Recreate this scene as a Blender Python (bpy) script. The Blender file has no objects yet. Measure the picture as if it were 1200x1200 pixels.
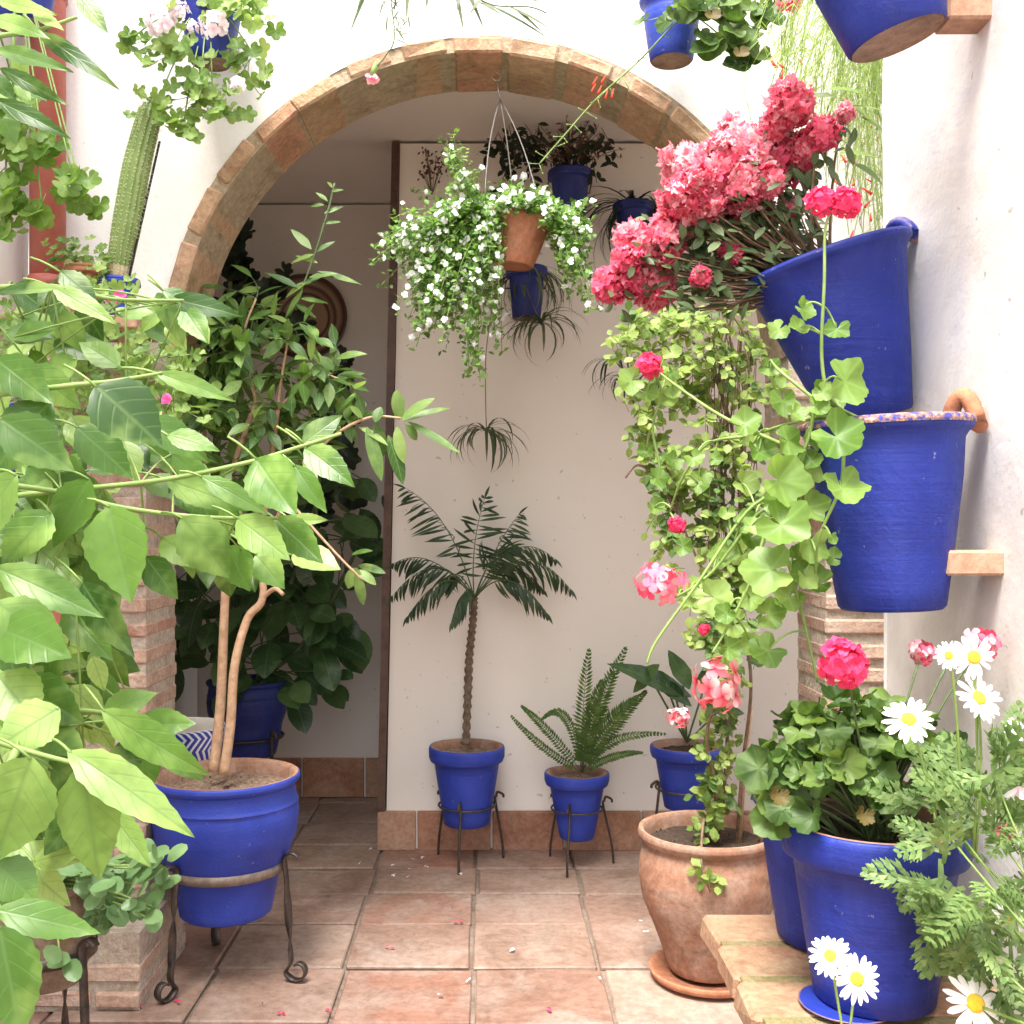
import bpy, math, random
from mathutils import Vector, Matrix
R = random.Random(7)
V = Vector
PI = math.pi
F, VX, VY, H = 1250.0, 575.0, 615.0, 1.3      # photograph's perspective (1200 px frame), eye height 1.3 m
scene = bpy.context.scene
COL = scene.collection

def P(x, y, Y):
    return V(((x - VX) / F * Y, Y, H - (y - VY) / F * Y))
def uni(a, b): return R.uniform(a, b)
def rvec(s=1.0): return V((R.gauss(0, s), R.gauss(0, s), R.gauss(0, s)))
def bez(p0, p1, p2, n):
    return [(1-t)**2*p0 + 2*t*(1-t)*p1 + t*t*p2 for t in [i/n for i in range(n+1)]]
def catmull(pts, k=5):
    out = []
    n = len(pts)
    for i in range(n-1):
        a = pts[max(i-1, 0)]; b = pts[i]; c = pts[i+1]; d = pts[min(i+2, n-1)]
        for j in range(k):
            t = j/k
            out.append(0.5*((2*b)+(c-a)*t+(2*a-5*b+4*c-d)*t*t+(3*b-a-3*c+d)*t**3))
    out.append(pts[-1]); return out

# ------------------------------------------------------------------ materials
def newmat(name):
    m = bpy.data.materials.new(name); m.use_nodes = True
    nt = m.node_tree; nt.nodes.clear()
    out = nt.nodes.new('ShaderNodeOutputMaterial')
    b = nt.nodes.new('ShaderNodeBsdfPrincipled')
    nt.links.new(b.outputs[0], out.inputs[0])
    return m, nt, b, out
def N(nt, t, **kw):
    n = nt.nodes.new(t)
    for k, v in kw.items():
        if k in n.inputs.keys() if isinstance(k, str) else False: n.inputs[k].default_value = v
        else: setattr(n, k, v)
    return n
def noise(nt, scale, detail=5, rough=.6, vec=None, dist=0):
    n = nt.nodes.new('ShaderNodeTexNoise')
    n.inputs['Scale'].default_value = scale; n.inputs['Detail'].default_value = detail
    n.inputs['Roughness'].default_value = rough; n.inputs['Distortion'].default_value = dist
    if vec is not None: nt.links.new(vec, n.inputs['Vector'])
    return n
def ramp(nt, fac, stops):
    r = nt.nodes.new('ShaderNodeValToRGB')
    e = r.color_ramp.elements
    while len(e) < len(stops): e.new(0.5)
    for i, (p, c) in enumerate(stops):
        e[i].position = p; e[i].color = (*c, 1) if len(c) == 3 else c
    nt.links.new(fac, r.inputs[0]); return r
def mix(nt, fac, a, b, mode='MIX'):
    m = nt.nodes.new('ShaderNodeMix'); m.data_type = 'RGBA'; m.blend_type = mode
    for v, s in ((fac, m.inputs[0]), (a, m.inputs[6]), (b, m.inputs[7])):
        if isinstance(v, (int, float)): s.default_value = v
        elif isinstance(v, tuple): s.default_value = (*v, 1)
        else: nt.links.new(v, s)
    return m.outputs[2]
def math_(nt, op, a, b=None, c=None):
    m = nt.nodes.new('ShaderNodeMath'); m.operation = op
    for i, v in enumerate((a, b, c)):
        if v is None: continue
        if isinstance(v, (int, float)): m.inputs[i].default_value = v
        else: nt.links.new(v, m.inputs[i])
    return m.outputs[0]
def bump(nt, b, h, strength=.3, dist=.01):
    n = nt.nodes.new('ShaderNodeBump'); n.inputs['Strength'].default_value = strength
    n.inputs['Distance'].default_value = dist
    nt.links.new(h, n.inputs['Height']); nt.links.new(n.outputs[0], b.inputs['Normal'])
    return n
def objco(nt):
    g = nt.nodes.new('ShaderNodeNewGeometry'); return g.outputs['Position']
def island(nt):
    g = nt.nodes.new('ShaderNodeNewGeometry'); return g.outputs['Random Per Island']

def leafmat(name, c1, c2, c3=None, trans=.45, rough=.45, veins='pinnate', nv=6, spec=.4, veinc=1.5):
    m, nt, b, out = newmat(name)
    isl = island(nt)
    stops = [(0, c1), (1, c2)] if c3 is None else [(0, c1), (.55, c2), (1, c3)]
    col = ramp(nt, isl, stops).outputs[0]
    nz = noise(nt, 60, 4, .6, objco(nt))
    col = mix(nt, math_(nt, 'MULTIPLY', nz.outputs[0], .5), col, tuple(x*.55 for x in c1))
    bl = noise(nt, 170, 3, .6, objco(nt)); blf = ramp(nt, bl.outputs[0], [(.72, (0,0,0)), (.76, (1,1,1))]).outputs[0]
    col = mix(nt, math_(nt, 'MULTIPLY', blf, .5), col, (.22,.19,.07))
    lo_ = noise(nt, 13, 3, .6, objco(nt)); col = mix(nt, math_(nt, 'MULTIPLY', ramp(nt, lo_.outputs[0], [(.5, (0,0,0)), (.7, (1,1,1))]).outputs[0], .35), col, tuple(min(1, x*1.35+.03) for x in (c3 or c2)))
    uv = nt.nodes.new('ShaderNodeUVMap')
    sep = nt.nodes.new('ShaderNodeSeparateXYZ'); nt.links.new(uv.outputs[0], sep.inputs[0])
    u, v = sep.outputs[0], sep.outputs[1]
    if veins == 'pinnate':
        au = math_(nt, 'ABSOLUTE', math_(nt, 'SUBTRACT', u, .5))
        mid = math_(nt, 'SUBTRACT', 1, math_(nt, 'MINIMUM', math_(nt, 'MULTIPLY', au, 22), 1))
        curve = math_(nt, 'SUBTRACT', math_(nt, 'MULTIPLY', v, nv), math_(nt, 'MULTIPLY', math_(nt, 'POWER', math_(nt, 'MULTIPLY', au, 2), 1.25), 1.6))
        fr = math_(nt, 'ABSOLUTE', math_(nt, 'SUBTRACT', math_(nt, 'FRACT', curve), .5))
        side = math_(nt, 'SUBTRACT', 1, math_(nt, 'MINIMUM', math_(nt, 'MULTIPLY', fr, 9), 1))
        vein = math_(nt, 'MAXIMUM', mid, math_(nt, 'MULTIPLY', side, .55))
    elif veins == 'radial':
        fr = math_(nt, 'ABSOLUTE', math_(nt, 'SUBTRACT', math_(nt, 'FRACT', math_(nt, 'MULTIPLY', u, nv)), .5))
        w = math_(nt, 'MULTIPLY', math_(nt, 'MULTIPLY', fr, v), 14)
        vein = math_(nt, 'MULTIPLY', math_(nt, 'SUBTRACT', 1, math_(nt, 'MINIMUM', w, 1)), .4)
    else:
        vein = None
    if vein is not None:
        col = mix(nt, math_(nt, 'MULTIPLY', vein, .55), col, tuple(min(x*veinc+.03, 1) for x in c2))
        bn = nt.nodes.new('ShaderNodeBump'); bn.inputs['Strength'].default_value = .22; bn.inputs['Distance'].default_value = .0015
        bn.invert = True
        nt.links.new(vein, bn.inputs['Height']); nt.links.new(bn.outputs[0], b.inputs['Normal'])
    nt.links.new(col, b.inputs['Base Color'])
    b.inputs['Roughness'].default_value = rough
    b.inputs['Specular IOR Level'].default_value = spec
    tr = nt.nodes.new('ShaderNodeBsdfTranslucent')
    hs = nt.nodes.new('ShaderNodeHueSaturation'); hs.inputs['Hue'].default_value = .49
    hs.inputs['Saturation'].default_value = 1.12; hs.inputs['Value'].default_value = 1.5
    nt.links.new(col, hs.inputs['Color']); nt.links.new(hs.outputs[0], tr.inputs[0])
    mx = nt.nodes.new('ShaderNodeMixShader'); mx.inputs[0].default_value = trans
    nt.links.new(b.outputs[0], mx.inputs[1]); nt.links.new(tr.outputs[0], mx.inputs[2])
    nt.links.new(mx.outputs[0], out.inputs[0])
    return m
def petalmat(name, c1, c2, c3=None, trans=.35, streak=None):
    m, nt, b, out = newmat(name)
    col = ramp(nt, island(nt), [(0, c1), (1, c2)] if c3 is None else [(0, c1), (.5, c2), (1, c3)]).outputs[0]
    uv = nt.nodes.new('ShaderNodeUVMap')
    sep = nt.nodes.new('ShaderNodeSeparateXYZ'); nt.links.new(uv.outputs[0], sep.inputs[0])
    if streak:
        f = math_(nt, 'SUBTRACT', 1, sep.outputs[1])
        f = math_(nt, 'POWER', f, 1.6)
        col = mix(nt, f, col, streak)
    nt.links.new(col, b.inputs['Base Color']); b.inputs['Roughness'].default_value = .6
    b.inputs['Specular IOR Level'].default_value = .2
    tr = nt.nodes.new('ShaderNodeBsdfTranslucent'); nt.links.new(col, tr.inputs[0])
    mx = nt.nodes.new('ShaderNodeMixShader'); mx.inputs[0].default_value = trans
    nt.links.new(b.outputs[0], mx.inputs[1]); nt.links.new(tr.outputs[0], mx.inputs[2])
    nt.links.new(mx.outputs[0], out.inputs[0])
    return m
def plain(name, c, rough=.6, metal=0, c2=None, nscale=20, bmp=0, bscale=40, bd=.003, spec=.5):
    m, nt, b, out = newmat(name)
    p = objco(nt)
    if c2:
        n = noise(nt, nscale, 6, .65, p)
        col = ramp(nt, n.outputs[0], [(.32, c), (.68, c2)]).outputs[0]
        nt.links.new(col, b.inputs['Base Color'])
    else: b.inputs['Base Color'].default_value = (*c, 1)
    b.inputs['Roughness'].default_value = rough; b.inputs['Metallic'].default_value = metal
    b.inputs['Specular IOR Level'].default_value = spec
    if bmp:
        n2 = noise(nt, bscale, 6, .6, p); bump(nt, b, n2.outputs[0], bmp, bd)
    return m
def plaster(name, c, stain, amt=.5, tint=None, bs=1.0):
    m, nt, b, out = newmat(name); p = objco(nt)
    n1 = noise(nt, 1.7, 6, .62, p, .6); n2 = noise(nt, 9, 6, .7, p); n3 = noise(nt, 70, 3, .6, p)
    col = mix(nt, math_(nt, 'MULTIPLY', ramp(nt, n1.outputs[0], [(.42, (0,0,0)), (.72, (1,1,1))]).outputs[0], amt), c, stain)
    sp = ramp(nt, noise(nt, 38, 2, .5, p).outputs[0], [(.72, (0,0,0)), (.76, (1,1,1))]).outputs[0]
    col = mix(nt, math_(nt, 'MULTIPLY', sp, .6), col, tuple(x*.55 for x in stain))
    if tint:
        col = mix(nt, math_(nt, 'MULTIPLY', ramp(nt, noise(nt, 3.1, 4, .6, p, 1).outputs[0], [(.52, (0,0,0)), (.75, (1,1,1))]).outputs[0], .8), col, tint)
    nt.links.new(col, b.inputs['Base Color']); b.inputs['Roughness'].default_value = .85
    b.inputs['Specular IOR Level'].default_value = .2
    h = math_(nt, 'ADD', math_(nt, 'MULTIPLY', n2.outputs[0], 1.0), math_(nt, 'MULTIPLY', n3.outputs[0], .22))
    h = math_(nt, 'ADD', h, math_(nt, 'MULTIPLY', n1.outputs[0], 2))
    bump(nt, b, h, .6*bs, .012)
    return m
def claymat(name, stops, stain=(.62,.55,.45), stainamt=.5, rough=.85, bs=.5, nsc=6, grain=60):
    """fired clay varying per brick/tile, with blotches and lime stains"""
    m, nt, b, out = newmat(name); p = objco(nt)
    col = ramp(nt, island(nt), stops).outputs[0]
    n1 = noise(nt, nsc, 6, .65, p, .5); n2 = noise(nt, grain, 5, .7, p)
    col = mix(nt, math_(nt, 'MULTIPLY', ramp(nt, n1.outputs[0], [(.45, (0,0,0)), (.68, (1,1,1))]).outputs[0], stainamt), col, stain)
    col = mix(nt, .55, col, ramp(nt, n2.outputs[0], [(.3, (.38,.34,.32)), (.62, (1,1,1))]).outputs[0], 'MULTIPLY')
    dk = ramp(nt, noise(nt, nsc*.6, 5, .7, p, 1.2).outputs[0], [(.46, (1,1,1)), (.70, (.48,.40,.34))]).outputs[0]
    col = mix(nt, .7, col, dk, 'MULTIPLY')
    nt.links.new(col, b.inputs['Base Color']); b.inputs['Roughness'].default_value = rough
    b.inputs['Specular IOR Level'].default_value = .3
    bump(nt, b, math_(nt, 'ADD', n2.outputs[0], math_(nt, 'MULTIPLY', n1.outputs[0], 2)), bs, .006)
    return m
def bluemat(name, c=(.009,.018,.17), c2=(.015,.033,.28), wear=.9):
    m, nt, b, out = newmat(name); p = objco(nt)
    n1 = noise(nt, 7, 6, .6, p, .4); n2 = noise(nt, 45, 5, .7, p); n3 = noise(nt, 110, 3, .6, p)
    col = ramp(nt, n1.outputs[0], [(.3, c), (.7, c2)]).outputs[0]
    ge = nt.nodes.new('ShaderNodeNewGeometry')
    sepz = nt.nodes.new('ShaderNodeSeparateXYZ'); nt.links.new(p, sepz.inputs[0])
    streak = nt.nodes.new('ShaderNodeMapping'); streak.inputs['Scale'].default_value = (14, 14, 2.2)
    nt.links.new(p, streak.inputs[0]); ns = noise(nt, 2, 4, .6, streak.outputs[0])
    col = mix(nt, math_(nt, 'MULTIPLY', ramp(nt, ns.outputs[0], [(.45, (0,0,0)), (.8, (1,1,1))]).outputs[0], .30), col, (.045,.07,.30))
    f = ramp(nt, n2.outputs[0], [(.66, (0,0,0)), (.70, (1,1,1))]).outputs[0]
    col = mix(nt, math_(nt, 'MULTIPLY', f, wear*.5), col, (.42,.42,.52))
    pt = ramp(nt, math_(nt, 'ADD', ge.outputs['Pointiness'], math_(nt, 'MULTIPLY', math_(nt, 'SUBTRACT', n2.outputs[0], .5), .12)), [(.555, (0,0,0)), (.60, (1,1,1))]).outputs[0]
    col = mix(nt, math_(nt, 'MULTIPLY', pt, wear), col, (.34,.20,.15))
    nt.links.new(col, b.inputs['Base Color'])
    b.inputs['Specular IOR Level'].default_value = .35
    nt.links.new(math_(nt, 'ADD', math_(nt, 'MULTIPLY', n2.outputs[0], .45), .3), b.inputs['Roughness'])
    mp = nt.nodes.new('ShaderNodeMapping'); mp.inputs['Scale'].default_value = (3, 3, 70); nt.links.new(p, mp.inputs[0])
    nl = noise(nt, 1, 4, .6, mp.outputs[0], .4)
    h = math_(nt, 'ADD', math_(nt, 'MULTIPLY', n1.outputs[0], 1.5), math_(nt, 'MULTIPLY', n3.outputs[0], .45))
    bump(nt, b, math_(nt, 'ADD', h, math_(nt, 'MULTIPLY', nl.outputs[0], .55)), .5, .005)
    return m

M = {}
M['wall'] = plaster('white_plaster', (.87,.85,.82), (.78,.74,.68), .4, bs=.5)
M['wall_side'] = plaster('lumpy_white_plaster', (.82,.80,.77), (.56,.48,.43), .8, tint=(.60,.60,.70), bs=.3)
M['wall_in'] = plaster('cream_plaster', (.86,.79,.71), (.80,.72,.64), .4, bs=.12)
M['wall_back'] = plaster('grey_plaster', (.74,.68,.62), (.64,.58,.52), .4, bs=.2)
M['brick'] = claymat('pillar_brick', [(0,(.52,.33,.24)),(.4,(.60,.43,.33)),(.7,(.50,.28,.20)),(1,(.64,.50,.40))], (.70,.62,.53), .6, bs=.9, nsc=9)
M['mortar'] = claymat('lime_mortar', [(0,(.58,.50,.41)),(1,(.58,.50,.41))], (.48,.40,.32), .5, bs=1.0, nsc=14)
M['archbrick'] = claymat('arch_brick', [(0,(.56,.27,.17)),(.35,(.64,.40,.26)),(.65,(.50,.32,.19)),(1,(.68,.44,.30))], (.44,.33,.19), .75, bs=1.0, nsc=9)
M['archmortar'] = claymat('arch_mortar', [(0,(.48,.38,.26)),(1,(.48,.38,.26))], (.36,.27,.17), .6, bs=.8, nsc=16)
M['tile'] = claymat('floor_tile', [(0,(.30,.175,.13)),(.3,(.35,.235,.18)),(.6,(.32,.20,.155)),(.8,(.40,.29,.23)),(1,(.33,.17,.12))], (.43,.345,.29), .75, rough=.6, bs=.5, nsc=4.2, grain=34)
M['grout'] = claymat('floor_grout', [(0,(.30,.235,.19)),(1,(.30,.235,.19))], (.21,.16,.125), .6, bs=.6, nsc=12)
M['skirt'] = claymat('skirting_tile', [(0,(.44,.21,.12)),(.5,(.50,.30,.20)),(1,(.40,.19,.12))], (.52,.38,.28), .5, bs=.3, nsc=7)
M['slab'] = claymat('shelf_brick', [(0,(.46,.25,.15)),(.5,(.50,.30,.19)),(1,(.44,.25,.155))], (.50,.40,.26), .55, bs=.6, nsc=8)
M['moss'] = claymat('mossy_mortar', [(0,(.26,.22,.10)),(1,(.26,.22,.10))], (.42,.36,.22), .6, bs=1, nsc=18)
M['terra'] = claymat('terracotta_pot', [(0,(.38,.20,.13)),(1,(.40,.22,.145))], (.50,.38,.31), .65, bs=.3, nsc=8)
M['terra_red'] = claymat('red_terracotta', [(0,(.50,.20,.11)),(1,(.52,.22,.12))], (.55,.32,.22), .4, bs=.2, nsc=10)
M['oldpot'] = claymat('brown_old_pot', [(0,(.23,.15,.10)),(1,(.25,.16,.11))], (.38,.32,.26), .5, bs=.4, nsc=9)
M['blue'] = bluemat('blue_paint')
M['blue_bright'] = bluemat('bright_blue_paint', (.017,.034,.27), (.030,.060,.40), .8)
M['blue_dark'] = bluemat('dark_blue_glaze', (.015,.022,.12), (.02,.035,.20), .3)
M['potbase'] = claymat('unpainted_pot_base', [(0,(.34,.22,.16)),(1,(.34,.22,.16))], (.20,.15,.12), .6, bs=.4, nsc=16)
M['soil'] = plain('potting_soil', (.022,.013,.008), .95, c2=(.075,.045,.028), nscale=90, bmp=1, bscale=120, bd=.006)
M['drysoil'] = plain('dry_soil', (.10,.055,.035), .95, c2=(.34,.24,.17), nscale=70, bmp=1, bscale=110, bd=.006)
M['iron'] = plain('wrought_iron', (.03,.03,.035), .5, .6, c2=(.12,.085,.06), nscale=40, bmp=.4, bscale=90, bd=.002)
M['iron_worn'] = plain('worn_iron_band', (.16,.13,.11), .55, .5, c2=(.34,.27,.22), nscale=50, bmp=.4, bscale=90, bd=.002)
M['wire'] = plain('galvanised_wire', (.45,.44,.42), .4, .8)
M['white_metal'] = plain('white_hook', (.8,.8,.78), .4)
M['pipe'] = plain('red_painted_pipe', (.42,.10,.075), .5, c2=(.50,.16,.12), nscale=12, bmp=.2, bscale=30)
M['wood'] = plain('dark_brown_wood', (.05,.022,.013), .5, c2=(.13,.062,.038), nscale=25, bmp=.3)
M['stick'] = plain('black_cane', (.02,.018,.016), .6)
M['bark_tan'] = plain('tan_bark', (.36,.21,.12), .8, c2=(.55,.36,.23), nscale=45, bmp=.8, bscale=70, bd=.004)
M['bark_dark'] = plain('dark_palm_bark', (.07,.045,.028), .9, c2=(.22,.16,.11), nscale=60, bmp=1, bscale=90, bd=.005)
M['twig'] = plain('brown_twig', (.09,.055,.03), .8, c2=(.22,.14,.085), nscale=60)
M['stem'] = plain('green_stem', (.14,.24,.05), .55, c2=(.24,.34,.09), nscale=30)
M['stem_dk'] = plain('dark_green_stem', (.05,.09,.03), .6, c2=(.1,.14,.05), nscale=30)
M['L_fore'] = leafmat('mock_orange_leaf', (.030,.085,.012), (.115,.245,.035), (.40,.56,.16), .36, .36, nv=5, veinc=.72)
M['L_lemon'] = leafmat('shrub_leaf', (.05,.12,.025), (.13,.24,.05), (.30,.42,.12), .4, .4, nv=7)
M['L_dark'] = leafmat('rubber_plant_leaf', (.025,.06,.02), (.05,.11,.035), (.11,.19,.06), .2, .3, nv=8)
M['L_black'] = leafmat('dark_climber_leaf', (.012,.022,.012), (.022,.04,.02), None, .15, .35, nv=7)  # near-black green leaf, shared by the philodendron and other dark passage plants
M['L_palm'] = leafmat('palm_leaflet', (.022,.05,.022), (.04,.085,.03), (.065,.115,.04), .2, .4, veins=None)
M['L_fern'] = leafmat('fern_leaflet', (.045,.10,.02), (.08,.16,.03), (.15,.24,.055), .35, .5, veins=None)
M['L_spider'] = leafmat('spider_plant_leaf', (.045,.07,.03), (.08,.12,.05), (.19,.22,.12), .25, .45, veins=None)
M['L_rose'] = leafmat('rose_leaflet', (.14,.23,.04), (.26,.37,.08), (.42,.50,.16), .45, .5, nv=5)
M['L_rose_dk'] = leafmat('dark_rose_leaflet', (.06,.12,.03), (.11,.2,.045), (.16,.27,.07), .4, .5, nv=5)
M['L_ivy'] = leafmat('ivy_geranium_leaf', (.11,.22,.035), (.20,.33,.07), (.32,.45,.13), .45, .45, veins='radial', nv=5)
M['L_ivyw'] = leafmat('ivy_geranium_pale_leaf', (.10,.20,.04), (.20,.32,.07), (.33,.43,.13), .4, .5, veins='radial', nv=5)
M['L_ger'] = leafmat('geranium_leaf', (.035,.08,.015), (.08,.155,.03), (.18,.27,.06), .35, .5, veins='radial', nv=7)
M['L_daisy'] = leafmat('daisy_leaf', (.09,.17,.045), (.16,.26,.08), (.26,.36,.13), .35, .55, veins=None)
M['L_bacopa'] = leafmat('bacopa_leaf', (.09,.19,.035), (.16,.30,.06), (.25,.41,.10), .4, .5, nv=4)
M['L_grass'] = leafmat('thin_green_stem', (.30,.44,.10), (.42,.56,.16), (.52,.62,.26), .4, .5, veins=None)
M['L_succ'] = leafmat('succulent_leaf', (.13,.25,.09), (.19,.33,.13), (.26,.4,.18), .2, .35, veins=None)
M['L_azalea'] = leafmat('azalea_leaf', (.045,.075,.03), (.085,.13,.05), (.13,.18,.07), .25, .4, nv=6)
M['L_yellow'] = leafmat('withered_leaf', (.12,.08,.025), (.16,.13,.035), (.09,.05,.02), .4, .6, veins=None)
M['L_dry'] = leafmat('dry_brown_sprig', (.10,.05,.035), (.16,.09,.06), None, .2, .8, veins=None)
M['cactus'] = plain('cactus_skin', (.12,.19,.035), .5, c2=(.21,.29,.08), nscale=14)
M['cactus_base'] = plain('cactus_corky_base', (.40,.33,.19), .8, c2=(.5,.42,.26), nscale=30)
M['spine'] = plain('cactus_spines', (.72,.68,.55), .6)
M['P_azalea'] = petalmat('azalea_petal', (.85,.10,.20), (.89,.22,.31), (.92,.48,.52), .48)
M['P_azalea_lt'] = petalmat('faded_azalea_petal', (.88,.22,.32), (.92,.40,.46), (.94,.60,.62), .42)
M['P_azalea_dk'] = petalmat('deep_azalea_petal', (.82,.07,.17), (.87,.15,.26), (.91,.34,.41), .48)
M['P_pink'] = petalmat('pink_geranium_petal', (.88,.12,.24), (.92,.25,.36), (.95,.45,.52), .35)
M['P_hot'] = petalmat('hot_pink_petal', (.86,.04,.15), (.9,.09,.22), None, .35)
M['P_bicol'] = petalmat('bicoloured_petal', (.93,.72,.70), (.88,.16,.20), (.95,.80,.78), .3, streak=(.60,.01,.06))
M['P_crim'] = petalmat('crimson_white_petal', (.86,.50,.54), (.70,.03,.12), (.92,.78,.80), .3)
M['P_white'] = petalmat('white_petal', (.90,.90,.87), (.94,.94,.92), None, .3)
M['P_whitepink'] = petalmat('white_geranium_petal', (.90,.85,.87), (.94,.91,.91), None, .3, streak=(.80,.55,.62))
M['P_yellow'] = plain('daisy_centre', (.72,.42,.02), .8, c2=(.85,.55,.04), nscale=300, bmp=.9, bscale=500, bd=.002)
M['P_red'] = petalmat('red_tubular_flower', (.80,.05,.03), (.88,.12,.07), None, .3)
M['P_magenta'] = petalmat('magenta_petal', (.75,.06,.25), (.85,.15,.4), None, .3)

# ------------------------------------------------------------------ mesh builder
class MB:
    def __init__(s): s.v = []; s.f = []; s.uv = []; s.mi = []; s.cur = 0; s.fl = set()
    def vert(s, p): s.v.append((p[0], p[1], p[2])); return len(s.v)-1
    def face(s, idx, uvs=None):
        s.f.append(tuple(idx)); s.mi.append(s.cur)
        s.uv.append(uvs if uvs else [(.5, .5)]*len(idx))
    def box(s, c, sz, M4=None, jit=0, bev=0):
        hx, hy, hz = sz[0]/2, sz[1]/2, sz[2]/2
        if bev:
            b = min(bev, hx*.9, hy*.9, hz*.9)
            ps = []
            for sx in (-1, 1):
                for sy in (-1, 1):
                    for sz_ in (-1, 1):
                        j = [1+uni(-jit, jit) for _ in range(3)] if jit else (1, 1, 1)
                        X, Y, Z = sx*hx*j[0], sy*hy*j[1], sz_*hz*j[2]
                        ps.append((V((X-sx*b, Y-sy*b, Z)), V((X-sx*b, Y, Z-sz_*b)), V((X, Y-sy*b, Z-sz_*b))))
            id0 = {}
            for i, tri in enumerate(ps):
                for k, p in enumerate(tri):
                    q = p + V(c)
                    if M4: q = M4 @ q
                    id0[(i, k)] = s.vert(q)
            def I(sx, sy, sz_): return (sx > 0)*4+(sy > 0)*2+(sz_ > 0)
            for sg in (-1, 1):
                q = [id0[(I(a, b_, sg), 0)] for a, b_ in ((-1,-1),(1,-1),(1,1),(-1,1))]; s.face(q if sg > 0 else q[::-1])
                q = [id0[(I(a, sg, b_), 1)] for a, b_ in ((-1,-1),(1,-1),(1,1),(-1,1))]; s.face(q[::-1] if sg > 0 else q)
                q = [id0[(I(sg, a, b_), 2)] for a, b_ in ((-1,-1),(1,-1),(1,1),(-1,1))]; s.face(q if sg > 0 else q[::-1])
            for a in (-1, 1):
                for b_ in (-1, 1):
                    q = [id0[(I(-1, a, b_), 0)], id0[(I(1, a, b_), 0)], id0[(I(1, a, b_), 1)], id0[(I(-1, a, b_), 1)]]; s.face(q if a*b_ > 0 else q[::-1])
                    q = [id0[(I(a, -1, b_), 0)], id0[(I(a, 1, b_), 0)], id0[(I(a, 1, b_), 2)], id0[(I(a, -1, b_), 2)]]; s.face(q[::-1] if a*b_ > 0 else q)
                    q = [id0[(I(a, b_, -1), 1)], id0[(I(a, b_, 1), 1)], id0[(I(a, b_, 1), 2)], id0[(I(a, b_, -1), 2)]]; s.face(q if a*b_ > 0 else q[::-1])
            for i in range(8): s.face([id0[(i, k)] for k in range(3)])
            return
        id_ = []
        for sx in (-1, 1):
            for sy in (-1, 1):
                for sz_ in (-1, 1):
                    q = V((c[0]+sx*hx*(1+uni(-jit, jit)), c[1]+sy*hy*(1+uni(-jit, jit)), c[2]+sz_*hz*(1+uni(-jit, jit))))
                    if M4: q = M4 @ q
                    id_.append(s.vert(q))
        for q in ((0,1,3,2),(4,6,7,5),(0,4,5,1),(2,3,7,6),(0,2,6,4),(1,5,7,3)): s.face([id_[i] for i in q])
    def lathe(s, prof, M4=None, seg=40, wob=0, cap0=False, cap1=False):
        rows = []
        for k, (r, z) in enumerate(prof):
            row = []
            for i in range(seg):
                a = 2*PI*i/seg
                rr = r*(1+wob*math.sin(a*2+k*.13)+wob*.6*math.sin(a*5+k*.3))
                q = V((rr*math.cos(a), rr*math.sin(a), z))
                if M4: q = M4 @ q
                row.append(s.vert(q))
            rows.append(row)
        for k in range(len(rows)-1):
            for i in range(seg):
                j = (i+1) % seg
                s.face((rows[k][i], rows[k][j], rows[k+1][j], rows[k+1][i]),
                       [(i/seg, k/len(rows)), ((i+1)/seg, k/len(rows)), ((i+1)/seg, (k+1)/len(rows)), (i/seg, (k+1)/len(rows))])
        if cap0: s.face(rows[0][::-1])
        if cap1: s.face(rows[-1])
    def tube(s, pts, r, seg=6, flat=None, twist=None, cap=True):
        """r: radius or list; flat=(w,t) sweeps a flat bar; twist list of angles"""
        n = len(pts); rows = []
        t0 = (pts[1]-pts[0]).normalized()
        ref = V((0, 0, 1)) if abs(t0.z) < .9 else V((0, 1, 0))
        nrm = t0.cross(ref).normalized()
        for i in range(n):
            a = pts[max(i-1, 0)]; b = pts[min(i+1, n-1)]
            t = (b-a)
            t = t.normalized() if t.length > 1e-9 else t0
            nrm = nrm - t*nrm.dot(t)
            nrm = nrm.normalized() if nrm.length > 1e-6 else t.orthogonal().normalized()
            bi = t.cross(nrm)
            tw = twist[i] if twist else 0
            rr = r[i] if isinstance(r, (list, tuple)) else r
            row = []
            if flat:
                w, th = flat
                for (a_, b_) in ((-w, -th), (w, -th), (w, th), (-w, th)):
                    ca, sa = math.cos(tw), math.sin(tw)
                    row.append(s.vert(pts[i] + nrm*(a_*ca-b_*sa) + bi*(a_*sa+b_*ca)))
            else:
                for k in range(seg):
                    an = 2*PI*k/seg+tw
                    row.append(s.vert(pts[i]+nrm*math.cos(an)*rr+bi*math.sin(an)*rr))
            rows.append(row)
        m = len(rows[0])
        for i in range(n-1):
            for k in range(m):
                j = (k+1) % m
                s.face((rows[i][k], rows[i][j], rows[i+1][j], rows[i+1][k]))
        if cap:
            s.face(rows[0][::-1]); s.face(rows[-1])
    def ball(s, c, r, seg=8, ring=5, sc=(1,1,1)):
        prof = [(max(math.sin(PI*i/ring), .02)*r, -math.cos(PI*i/ring)*r) for i in range(ring+1)]
        s.lathe(prof, Matrix.Translation(c) @ Matrix.Diagonal((*sc, 1)), seg, 0, True, True)
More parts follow.
